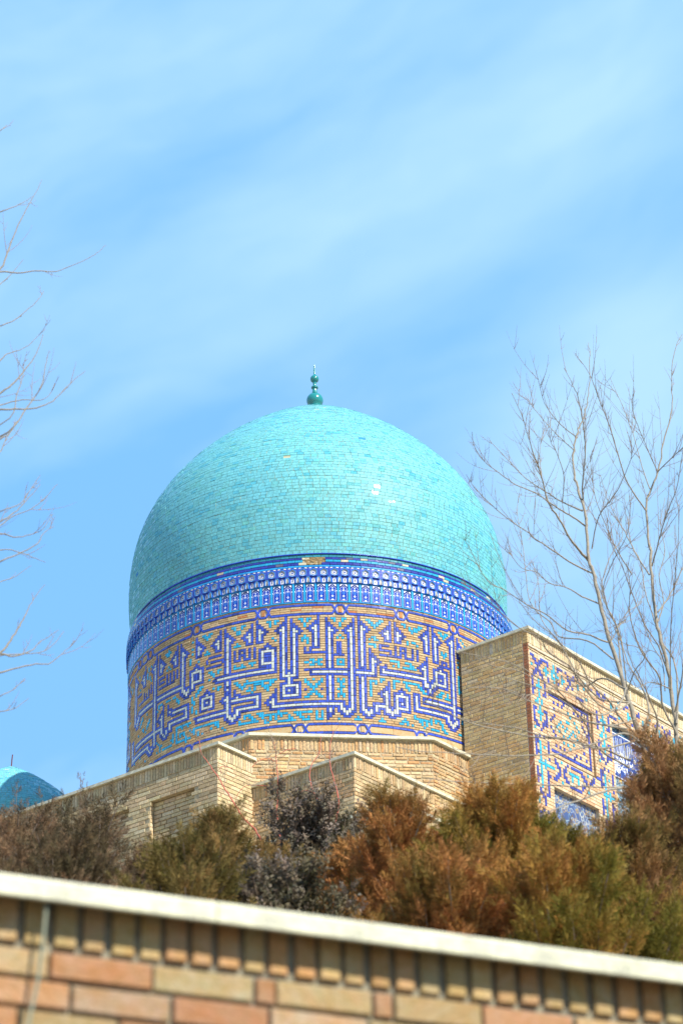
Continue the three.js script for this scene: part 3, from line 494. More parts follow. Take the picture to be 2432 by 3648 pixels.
{
  const cell = (c, r) => LETTERS.get(r * 1000 + ((c + 96) % 160 + 160) % 160 - 96) ?? '.';
  const done = new Set(), key = (c, r) => r * 1000 + ((c % COLS) + COLS) % COLS;
  const put = (c, r, w, h, k) => {
    for (let i = 0; i < w; i++) for (let j = 0; j < h; j++) done.add(key(c + i, r + j));
    const a = (c + (w - 1) / 2) * TAU / COLS - TURN, y = hh(19.725 + (r + (h - 1) / 2) * ROW), gz = k !== '.';
    const proud = gz ? rr(0.003, 0.008) : rr(-0.004, 0.004);
    const f = tilt(cylFrame(a, y, DR + proud), gz ? 0.02 : 0.015);
    const W = w * TAU / COLS * DR - rr(0.006, gz ? 0.013 : 0.012), H = h * ROW - rr(0.007, gz ? 0.013 : 0.014);
    const n = fbm(f.O.x * 0.9, f.O.y * 0.9, f.O.z * 0.9, 3);
    let col = gz ? glazeOf(k) : vary(mix3(pick(BUFF), RUST, clamp(n * 2.0 - 0.3) * rnd()), 0.13);
    piece(gz ? 'glazed_brick' : 'brick', drum, tomb, gz ? M.glaze : M.brick, f.O, f.X, f.Y, f.Z, W, H, 0.026, gz ? 0.003 : 0.005, col);
  };
  for (let r = 1; r <= 44; r++) for (let c = -240; c < 240; c++) {
    if (done.has(key(c, r))) continue;
    const k = cell(c, r);
    let w = 1, h = 1; const free = (cc, rw) => !done.has(key(cc, rw)) && cell(cc, rw) === k;
    while (w < 6 && free(c + w, r)) w++;
    while (h < 8 && r + h <= 44 && free(c, r + h)) h++;
    if (k === '.') put(c, r, Math.min(w, pick([2, 3, 4, 4, 5])), 1, k);
    else if (h > 1 && h >= w) put(c, r, 1, h === 4 ? 2 : Math.min(h, 3), k);
    else put(c, r, w === 4 ? 2 : Math.min(w, 3), 1, k);
  }
  // the two interlaced blue bands
  const strip = (a0, a1, y, big) => {                     // blue line from azimuth a0 to a1
    const n = Math.max(1, Math.round((a1 - a0) * DR / 0.165));
    for (let i = 0; i < n; i++) { const da = (a1 - a0) / n, f = tilt(cylFrame(a0 + da * (i + 0.5) - TURN, y, DR + rr(0.003, 0.008)), 0.02); piece('glazed_brick', drum, tomb, M.glaze, f.O, f.X, f.Y, f.Z, da * DR - 0.006, 0.046, 0.026, 0.003, glazeOf('o')); }
  };
  const bar = (a, y, ang, len, out) => {
    const f = cylFrame(a - TURN, y, DR + out), X = f.X.clone().multiplyScalar(Math.cos(ang)).addScaledVector(f.Y, Math.sin(ang)), Y = V3().crossVectors(f.Z, X);
    piece('glazed_brick', drum, tomb, M.glaze, f.O, X, Y, f.Z, len, 0.042, 0.026, 0.003, glazeOf('o'));
  };
  const band = (angles, hLow, hTop, plain) => {
    const A = angles.map((d) => d * Math.PI / 180).sort((p, q) => p - q), mid = hh((hLow + hTop) / 2), H = hTop - hLow, hex = 0.062 / DR, xw = 0.105 / DR;
    A.forEach((a, i) => {
      const nx = i + 1 < A.length ? A[i + 1] : A[0] + TAU;
      strip(a + hex + xw, nx - hex - xw, hh(hTop)); strip(a + hex + xw, nx - hex - xw, hh(hLow));
      const L = Math.hypot(0.10, H), t = Math.atan2(H, 0.10);
      for (const s of [-1, 1]) { bar(a + s * (hex + xw * 0.5), mid, t, L, 0.006); bar(a + s * (hex + xw * 0.5), mid, -t, L, 0.0085); }
      bar(a, hh(hTop), 0, 0.115, 0.005); bar(a, hh(hLow), 0, 0.115, 0.005);
      const f0 = cylFrame(a - TURN, mid, DR + 0.001); piece('brick', drum, tomb, M.clay, f0.O, f0.X, f0.Y, f0.Z, 0.075, H - 0.07, 0.02, 0.004, vary(plain ? BUFF[3] : [0.48, 0.24, 0.10], 0.1));
      const span = nx - a - 2 * (hex + xw) + 0.02; const rows = plain ? 1 : 3;
      for (let r = 0; r < rows; r++) {
        const n = Math.max(1, Math.round(span * DR / (plain ? 0.42 : 0.21)));
        for (let k = 0; k < n; k++) {
          const da = span / n, f = tilt(cylFrame(a + hex + xw - 0.01 + da * (k + 0.5) - TURN, hh(hLow) + 0.03 + (H - 0.06) * (r + 0.5) / rows, DR + rr(-0.004, 0.003)), 0.012);
          piece('brick', drum, tomb, plain ? M.clay : M.brick, f.O, f.X, f.Y, f.Z, da * DR - 0.006, (H - 0.06) / rows - 0.006, 0.02, 0.004, vary(plain ? [0.56, 0.41, 0.23] : rnd() < 0.12 ? RUST : pick(BUFF), 0.1));
        }
      }
    });
  };
  const lower = [], upper = [-58, -36.8, -15.5, 6.2, 23.8, 41.5];
  for (let i = 0; i < 21; i++) lower.push(-39.7 + i * 360 / 21);
  for (let a = 61; a < 296; a += 18) upper.push(a > 180 ? a - 360 : a);
  band(lower, 19.535, 19.725, true);
  band(upper, 22.165, 22.365, false);
  // plain courses above and below the bands
  for (const [h, hgt] of [[22.412, 0.042], [19.478, 0.05], [19.42, 0.05], [19.365, 0.05], [19.31, 0.05]]) for (let k = 0; k < 104; k++) {
    const f = tilt(cylFrame((k + 0.5) / 104 * TAU, hh(h), DR + rr(-0.003, 0.004)), 0.012); piece('brick', drum, tomb, M.brick, f.O, f.X, f.Y, f.Z, TAU * DR / 104 - 0.007, hgt, 0.024, 0.004, vary(pick(BUFF), 0.12));
  }
}
// ---- cornice: floral tiles, two tiers of small niches, glazed courses
const cornice = holder('cornice', tomb, 'blue glazed cornice of floral tiles and small pointed niches');
function paintGeo(g, c) { const n = g.attributes.position.count, a = new Float32Array(n * 3); for (let i = 0; i < n; i++) a.set(c, i * 3); g.setAttribute('color', new THREE.BufferAttribute(a, 3)); return g.index ? g.toNonIndexed() : g; }
{
  const RP = 4.222, pb = hAt(2144.7, RP), pt = hAt(2075.2, RP), PHt = pt - pb, NPAN = 116, pw = TAU * RP / NPAN;
  // floral print on the tile
  const cv = document.createElement('canvas'); cv.width = 128; cv.height = 320; const c = cv.getContext('2d');
  c.fillStyle = '#0d1766'; c.fillRect(0, 0, 128, 320); c.fillStyle = '#12309c'; c.fillRect(14, 60, 100, 246);
  c.strokeStyle = '#cfd9ee'; c.lineWidth = 4.5; c.strokeRect(12, 12, 104, 0.1);
  c.beginPath(); c.moveTo(14, 306); c.lineTo(114, 306); c.lineTo(114, 150); c.bezierCurveTo(88, 140, 92, 118, 112, 108); c.bezierCurveTo(120, 78, 96, 62, 80, 54); c.lineTo(64, 30); c.lineTo(48, 54); c.bezierCurveTo(32, 62, 8, 78, 16, 108); c.bezierCurveTo(36, 118, 40, 140, 14, 150); c.closePath(); c.stroke();
  c.strokeStyle = '#4f9be0'; c.lineWidth = 4; c.beginPath(); c.moveTo(64, 292); c.lineTo(64, 70); c.stroke();
  for (const y of [270, 176, 150]) for (const s of [-1, 1]) { c.beginPath(); c.moveTo(64, y + 14); c.quadraticCurveTo(64 + s * 22, y + 6, 64 + s * 30, y - 16); c.stroke(); }
  c.fillStyle = '#eef2f6';
  for (const [x, y, r] of [[64, 226, 10], [64, 118, 10], [64, 76, 7]]) for (let k = 0; k < 6; k++) { c.beginPath(); c.arc(x + Math.cos(k * TAU / 6) * r * 1.25, y + Math.sin(k * TAU / 6) * r * 1.25, r * 0.56, 0, TAU); c.fill(); }
  c.beginPath(); c.moveTo(38, 298); c.lineTo(64, 278); c.lineTo(90, 298); c.fill();
  for (const s of [0, 1]) { c.beginPath(); c.moveTo(s ? 116 : 12, 14); c.lineTo(s ? 84 : 44, 14); c.lineTo(s ? 116 : 12, 52); c.fill(); c.beginPath(); c.arc(s ? 122 : 6, 132, 9, 0, TAU); c.fill(); }
  c.fillStyle = '#14248f'; for (const [x, y] of [[64, 226], [64, 118]]) { c.beginPath(); c.arc(x, y, 6, 0, TAU); c.fill(); }
  const tex = new THREE.CanvasTexture(cv); tex.colorSpace = THREE.SRGBColorSpace;
  const floral = new THREE.MeshPhysicalMaterial({ map: tex, roughness: 0.2, bumpMap: glazeBump, bumpScale: 0.0004 });
  const tileW = pw - 0.050, tileH = PHt - 0.05;
  const pg = new THREE.BoxGeometry(tileW, tileH, 0.03);
  const bars = {}; for (const k of [0, 1, 2]) { const s = slabArrays(0.046, PHt, 0.05, 0.004), C = []; const col = vary(CYAN, 0.14); for (let i = 0; i < s.P.length / 3; i++) C.push(...mix3(col, SKYBLUE, 0.45)); bars[k] = bufferOf(s.P, s.N, s.U, C); }
  for (let k = 0; k < NPAN; k++) {
    const a = (k + 0.5) / NPAN * TAU - TURN - 0.0095, f = cylFrame(a, hh((pb + pt) / 2), RP - 0.022, 0), g = meshOf('floral_tile', pg, floral, cornice);
    g.position.copy(f.O); g.rotation.set(rr(-0.012, 0.012), a + rr(-0.012, 0.012), 0, 'YXZ');
    const f2 = cylFrame(a + Math.PI / NPAN, hh((pb + pt) / 2), RP, 0), b = meshOf('frame_bar', bars[k % 3], M.glaze, cornice); b.position.copy(f2.O); b.rotation.y = a + Math.PI / NPAN;
    for (const y of [hh(pb) + 0.012, hh(pt) - 0.011]) { const f3 = tilt(cylFrame(a, y, RP - 0.003), 0.01); piece('trim_tile', cornice, tomb, M.glaze, f3.O, f3.X, f3.Y, f3.Z, pw - 0.053, 0.023, 0.04, 0.003, vary(mix3(SKYBLUE, CYAN, 0.45), 0.1)); }
  }
  // niches
  const RN = 4.262, y0 = hAt(2051, RN), y1 = hAt(2019.4, RN), yb = hAt(2075.2, RN - 0.03), NN = 124, w = TAU * RN / NN, Hh = y1 - y0, Hl = y0 - yb;
  const ex = (pts, holes, z, d, col) => {
    const s = new THREE.Shape(pts.map((p) => new THREE.Vector2(...p))); for (const h of holes ?? []) s.holes.push(new THREE.Path(h.map((p) => new THREE.Vector2(...p))));
    const g = new THREE.ExtrudeGeometry(s, { depth: d, bevelEnabled: false, curveSegments: 4 }); g.translate(0, 0, z - d); return paintGeo(g, col);
  };
  const X = w / 2 - 0.0015, k = Hh / 0.205;
  const hexa = (sx, sy, cy) => [[-0.066 * sx, cy - 0.055 * sy], [0, cy - 0.078 * sy], [0.066 * sx, cy - 0.055 * sy], [0.066 * sx, cy + 0.035 * sy], [0, cy + 0.08 * sy], [-0.066 * sx, cy + 0.035 * sy]];
  const arch = (cx, hw, b, t) => [[cx - hw, b], [cx + hw, b], [cx + hw, b + (t - b) * 0.55], [cx + hw * 0.7, b + (t - b) * 0.8], [cx, t], [cx - hw * 0.7, b + (t - b) * 0.8], [cx - hw, b + (t - b) * 0.55]];
  const cy = 0.088 * k, white = [0.78, 0.80, 0.80], pieces = [];
  pieces.push(ex([[-X, 0.0], [X, 0.0], [X, Hh], [-X, Hh]], [hexa(1, k, cy)], 0, 0.026, LAPIS));
  pieces.push(ex(hexa(1.14, 1.13 * k, cy), [hexa(0.98, 0.98 * k, cy)], 0.006, 0.012, [0.05, 0.28, 0.75]));
  pieces.push(ex(hexa(1.02, 1.02 * k, cy), null, -0.018, 0.006, white));
  pieces.push(ex(hexa(0.68, 0.66 * k, cy), [hexa(0.58, 0.56 * k, cy)], -0.013, 0.006, NAVY));
  const star = []; for (let i = 0; i < 12; i++) { const r = i % 2 ? 0.011 : 0.025, a = i / 12 * TAU; star.push([Math.cos(a) * r, cy + Math.sin(a) * r]); }
  pieces.push(ex(star, null, -0.0115, 0.006, LAPIS));
  for (const s of [-1, 1]) { pieces.push(ex([[s * 0.03, Hh - 0.008], [s * 0.082, Hh - 0.008], [s * 0.088, Hh - 0.034], [s * 0.068, Hh - 0.026], [s * 0.05, Hh - 0.03]].sort(() => 0), null, 0.003, 0.006, white)); }
  pieces.push(ex([[-X, -Hl], [X, -Hl], [X, -0.002], [-X, -0.002]], [arch(0, 0.036, -Hl + 0.006, -0.012)], -0.028, 0.03, [0.03, 0.09, 0.55]));
  pieces.push(ex(arch(0, 0.038, -Hl + 0.004, -0.01), null, -0.035, 0.008, white));
  pieces.push(ex([[0, -Hl + 0.02], [0.014, -Hl * 0.55], [0, -0.035], [-0.014, -Hl * 0.55]], null, -0.030, 0.006, NAVY));
  pieces.push(ex(arch(w / 2, 0.044, -Hl + 0.002, 0.012), [arch(w / 2, 0.031, -Hl + 0.002, -0.006)], -0.006, 0.022, [0.05, 0.26, 0.72]));
  pieces.push(ex(arch(w / 2, 0.033, -Hl + 0.002, -0.004), null, -0.020, 0.008, [0.60, 0.60, 0.57]));
  pieces.push(ex([[w / 2 - 0.012, -Hl + 0.01], [w / 2 + 0.012, -Hl + 0.01], [w / 2, -0.05]], null, -0.017, 0.006, [0.16, 0.09, 0.08]));
  const ng = mergeGeometries(pieces); 
  { const p = ng.attributes.position, uv = ng.attributes.uv; for (let i = 0; i < p.count; i++) uv.setXY(i, p.getX(i) * 2, p.getY(i) * 2); }
  for (let i = 0; i < NN; i++) { const a = (i + 0.5) / NN * TAU - TURN + 0.006, f = cylFrame(a, hh(y0), RN), m = meshOf('pointed_niche', ng, M.glaze, cornice); m.position.copy(f.O); m.rotation.set(rr(-0.015, 0.015), a + rr(-0.02, 0.02), 0, 'YXZ'); }
  meshOf('cornice_core', new THREE.CylinderGeometry(4.19, 4.19, 0.9, 160, 1, true).translate(0, hh(22.95), 0), M.mortar, cornice);
  // glazed courses above, with a stretch that has come away
  const ring = (yTopPx, yBotPx, R, n, colours, miss, mat = M.glaze) => {
    const a0 = hAt(yBotPx, R), a1 = hAt(yTopPx, R), off = rnd();
    for (let i = 0; i < n; i++) {
      const a = ((i + off) / n * TAU) % TAU - TURN, wa = Math.atan2(Math.sin(a + TURN), Math.cos(a + TURN)) * 180 / Math.PI;
      if (miss && wa > -3.2 && wa < 2.3) continue;
      const f = tilt(cylFrame(a, hh((a0 + a1) / 2), R + rr(-0.003, 0.003)), 0.02);
      piece('glazed_brick', cornice, tomb, mat, f.O, f.X, f.Y, f.Z, TAU * R / n - 0.006, a1 - a0 - 0.005, 0.06, 0.003, vary(colours(i, wa), 0.14));
    }
  };
  const worn = (c) => (i, wa) => { const q = rnd(); return q < 0.06 ? [0.55, 0.50, 0.38] : q < 0.10 ? mix3(c, [0.2, 0.18, 0.14], 0.6) : c; };
  ring(2012.5, 2019.6, 4.268, 124, () => mix3(SKYBLUE, CYAN, 0.35), false);
  ring(2002.6, 2011.8, 4.262, 168, worn([0.03, 0.04, 0.34]), true);
  ring(1993.2, 2001.8, 4.25, 170, worn([0.02, 0.33, 0.60]), true);
  ring(1985.2, 1992.6, 4.236, 176, worn([0.03, 0.04, 0.33]), true);
  ring(1973.5, 1985, 4.165, 160, () => TEAL, false);
  { const R = 4.215, ya = hAt(2012, R), yb2 = hAt(1986, R); meshOf('course_core', new THREE.CylinderGeometry(4.215, 4.235, yb2 - ya - 0.02, 160, 1, true).translate(0, hh((ya + yb2) / 2 - 0.012), 0), M.mortar, cornice); }
  { const R = 4.19, y = hAt(1971.3, R), g = new THREE.TorusGeometry(R - 0.012, 0.014, 6, 200); g.rotateX(Math.PI / 2); g.translate(0, hh(y), 0); meshOf('rim', paintGeo(g, [0.02, 0.06, 0.55]), M.glaze, cornice, 'thin cobalt blue rim under the dome');
    const g2 = new THREE.CylinderGeometry(4.16, 4.13, 0.25, 160, 1, true).translate(0, hh(y) - 0.1, 0); meshOf('rim_core', g2, M.grout, cornice); }
  { const g = new THREE.BoxGeometry(0.40, 0.165, 0.05, 24, 10, 1), p = g.attributes.position; for (let i = 0; i < p.count; i++) if (p.getZ(i) > 0) p.setZ(i, 0.01 + 0.05 * fbm(p.getX(i) * 18, p.getY(i) * 26, 4, 3)); g.computeVertexNormals(); metricUv(g, 3);
    const a = -0.5 * Math.PI / 180 - TURN, f = cylFrame(a, hh(hAt(1998, 4.23)), 4.222), m = meshOf('exposed_masonry', g, new THREE.MeshStandardMaterial({ color: lin(0.30, 0.21, 0.10), roughness: 1, map: grainMap }), cornice, 'bare rubble where glazed courses have fallen off'); m.position.copy(f.O); m.rotation.y = a; }
}

// ------------------------------------------------------------------ walls of the mausoleum
const abBox = (a0, a1, b0, b1, y0, y1) => { const g = new THREE.BoxGeometry(a1 - a0, y1 - y0, b1 - b0); g.translate((a0 + a1) / 2, (y0 + y1) / 2, -(b0 + b1) / 2); metricUv(g); g.rotateY(-Math.PI / 4); return g; };
// bricks over a face seen from outside: p0 its left end, p1 its right end
function brickFace(part, root, p0, p1, yTop, yBot, o = {}) {
  const len = Math.hypot(p1[0] - p0[0], p1[1] - p0[1]), X = V3((p1[0] - p0[0]) / len, 0, (p1[1] - p0[1]) / len), Y = V3(0, 1, 0), Z = V3().crossVectors(X, Y);
  const { soldier = 0.255, pitch = 0.083, length = 0.275, rough = 0.004, joint = 0.016, palette = BUFF, mat = M.brick, skip, tint, depth = 0.03, wander = 0.003, kind = 'brick' } = o;
  const put = (u, y, w, h) => {
    if (skip && skip(u, y)) return;
    const f = tilt({ O: V3(p0[0], 0, p0[1]).addScaledVector(X, u).add(V3(0, y + rr(-wander, wander), 0)), X: X.clone(), Y: Y.clone(), Z: Z.clone() }, rough * 4);
    f.O.addScaledVector(f.Z, rr(-rough, rough));
    const soil = fbm(f.O.x * 1.1 + 5, f.O.y * 1.6, f.O.z * 1.1, 4), patch = fbm(f.O.x * 4 + 1, f.O.y * 5, f.O.z * 4, 2);
    let c = vary(pick(palette), 0.14); c = mul3(c, 1 + 0.45 * soil); if (patch > 0.28) c = mix3(c, [0.62, 0.54, 0.42], 0.45); else if (patch < -0.3) c = mix3(c, [0.24, 0.17, 0.10], 0.4); if (tint) c = tint(c, u, y);
    piece(kind, part, root, mat, f.O, f.X, f.Y, f.Z, w, h, depth, 0.004 + rough * 0.5, c);
  };
  let y = yTop;
  if (soldier) {
    const n = Math.round(len / 0.074), d = len / n;
    for (let i = 0; i < n; i++) { if (o.gaps && rnd() < o.gaps) continue; const s = soldier - rr(0.004, 0.03); put((i + 0.5) * d, yTop - soldier / 2 + rr(-0.006, 0.004), d - rr(0.012, 0.022), s); }
    y -= soldier;
  }
  for (let row = 0; y - pitch > yBot; row++, y -= pitch) {
    let u = row % 2 ? -length * rr(0.3, 0.6) : -length * rr(0, 0.2);
    while (u < len) {
      const L = rnd() < (o.headers ?? 0.12) ? length * 0.5 : length * rr(0.88, 1.1), a = Math.max(u, 0), b = Math.min(u + L, len);
      if (b - a > 0.03) put((a + b) / 2, y - pitch / 2, b - a - rr(joint * 0.6, joint * 1.3), pitch - rr(joint * 0.7, joint * 1.3));
      u += L;
    }
  }
}
const YB = hh(14.2);
// ---- octagon under the drum
const octagon = holder('octagon_base', tomb, 'eight sided brick base under the drum');
{
  const ox = -0.085, shape = (r, y0, y1) => { const g = new THREE.CylinderGeometry(r / Math.cos(Math.PI / 8), r / Math.cos(Math.PI / 8), y1 - y0, 8, 1, false, Math.PI / 8); g.translate(ox, (y0 + y1) / 2, 0); const n = g.toNonIndexed(); n.computeVertexNormals(); return metricUv(n); };
  meshOf('wall_core', shape(4.346, 0, hh(19.335)), M.mortar, octagon);
  meshOf('coping', shape(4.43, hh(19.338), hh(19.398)), M.coping, octagon, 'cream sheet coping around the drum foot');
  const t = Math.tan(Math.PI / 8) * 4.36, q = (x, z) => [x + ox, z];
  const o = { rough: 0.008, joint: 0.02, wander: 0.006, pitch: 0.076, palette: [[0.56, 0.37, 0.19], [0.60, 0.42, 0.23], [0.52, 0.33, 0.16], [0.55, 0.30, 0.13], [0.62, 0.46, 0.27]], gaps: 0.03, headers: 0.2, length: 0.25 };
  brickFace(octagon, tomb, q(-t, 4.36), q(t, 4.36), hh(19.31), YB, o);
  brickFace(octagon, tomb, q(-4.36, t), q(-t, 4.36), hh(19.32), YB, o);
  brickFace(octagon, tomb, q(t, 4.36), q(4.36, t), hh(19.32), YB, o);
}
// ---- square corner, one storey lower
const corner = holder('square_corner', tomb, 'lower brick corner of the square hall');
{
  const a1 = 4.295, b0 = -4.375;
  meshOf('wall_core', abBox(-4.2, a1 - 0.013, b0 + 0.013, 4.2, 0, hh(18.24)), M.mortar, corner);
  meshOf('coping', abBox(-4.2, a1 + 0.05, b0 - 0.05, 4.2, hh(18.242), hh(18.30)), M.coping, corner);
  const o = { gaps: 0.035, rough: 0.007, joint: 0.017, headers: 0.16, pitch: 0.078, tint: (c, u, y) => { const n = fbm(u * 0.8, y * 0.8, 2.2, 3); return n > 0.1 ? mix3(c, [0.50, 0.26, 0.11], 0.5) : c; } };
  brickFace(corner, tomb, ab(1.7, b0), ab(a1, b0), hh(18.235), YB, o);
  brickFace(corner, tomb, ab(a1, b0), ab(a1, 1.2), hh(18.235), YB, o);
}
// ---- long wing with blind niches
const wing = holder('side_wing', tomb, 'long brick wing with shallow blind niches');
{
  const a1 = 1.775, b0 = -5.40, a0 = -10.4, n0 = [];
  for (let k = 0; k < 7; k++) n0.push([a1 - 1.758 - k * 1.722, a1 - 0.617 - k * 1.722]);
  const top = hh(18.125), bot = hh(16.62), inN = (a, y, e = 0) => y < top + e && y > bot - e && n0.some(([p, q]) => a > p - e && a < q + e);
  const core = [abBox(a0, a1 - 0.013, b0 + 0.14, -4.1, 0, hh(18.82)), abBox(a0, a1 - 0.013, b0 + 0.013, b0 + 0.14, top + 0.01, hh(18.82)), abBox(a0, a1 - 0.013, b0 + 0.013, b0 + 0.14, 0, bot - 0.01)];
  let last = a1 - 0.013; for (const [p, q] of n0) { core.push(abBox(q + 0.01, last, b0 + 0.013, b0 + 0.14, bot - 0.01, top + 0.01)); last = p - 0.01; } core.push(abBox(a0, last, b0 + 0.013, b0 + 0.14, bot - 0.01, top + 0.01));
  meshOf('wall_core', mergeGeometries(core), M.mortar, wing);
  meshOf('coping', abBox(a0, a1 + 0.06, b0 - 0.06, -4.0, hh(18.822), hh(18.88)), M.coping, wing, 'cream sheet coping along the wing');
  const tan = [[0.58, 0.46, 0.27], [0.54, 0.42, 0.24], [0.62, 0.50, 0.31], [0.51, 0.38, 0.22]];
  const o = { soldier: 0.27, palette: tan, rough: 0.0025, gaps: 0.02, joint: 0.014, pitch: 0.085, length: 0.30 };
  brickFace(wing, tomb, ab(a0, b0), ab(a1, b0), hh(18.815), YB, { ...o, skip: (u, y) => inN(a0 + u, y, 0.012) });
  brickFace(wing, tomb, ab(a1, b0), ab(a1, -4.36), hh(18.815), YB, { ...o, palette: [[0.62, 0.48, 0.28], [0.58, 0.44, 0.25], [0.65, 0.52, 0.32]] });
  n0.slice(0, 6).forEach(([p, q]) => {
    brickFace(wing, tomb, ab(p, b0 + 0.115), ab(q, b0 + 0.115), top, bot, { ...o, soldier: 0 });
    brickFace(wing, tomb, ab(p, b0 + 0.012), ab(p, b0 + 0.11), top, bot, { ...o, soldier: 0, depth: 0.02 });
  });
}
// ---- low block in front of the corner
const porch = holder('low_block', tomb, 'lowest brick block with pale coping below the corner');
{
  const a1 = 5.6, b0 = -4.75, top = 16.84;
  meshOf('wall_core', abBox(2, a1 - 0.013, b0 + 0.013, 2, 0, hh(top - 0.06)), M.mortar, porch);
  meshOf('coping', abBox(1.8, a1 + 0.05, b0 - 0.05, 2, hh(top - 0.058), hh(top)), M.coping, porch);
  const o = { palette: [[0.58, 0.43, 0.25], [0.62, 0.47, 0.28]] };
  brickFace(porch, tomb, ab(1.8, b0), ab(a1, b0), hh(top - 0.065), hh(13.6), o);
  brickFace(porch, tomb, ab(a1, b0), ab(a1, 0), hh(top - 0.065), hh(13.6), o);
}
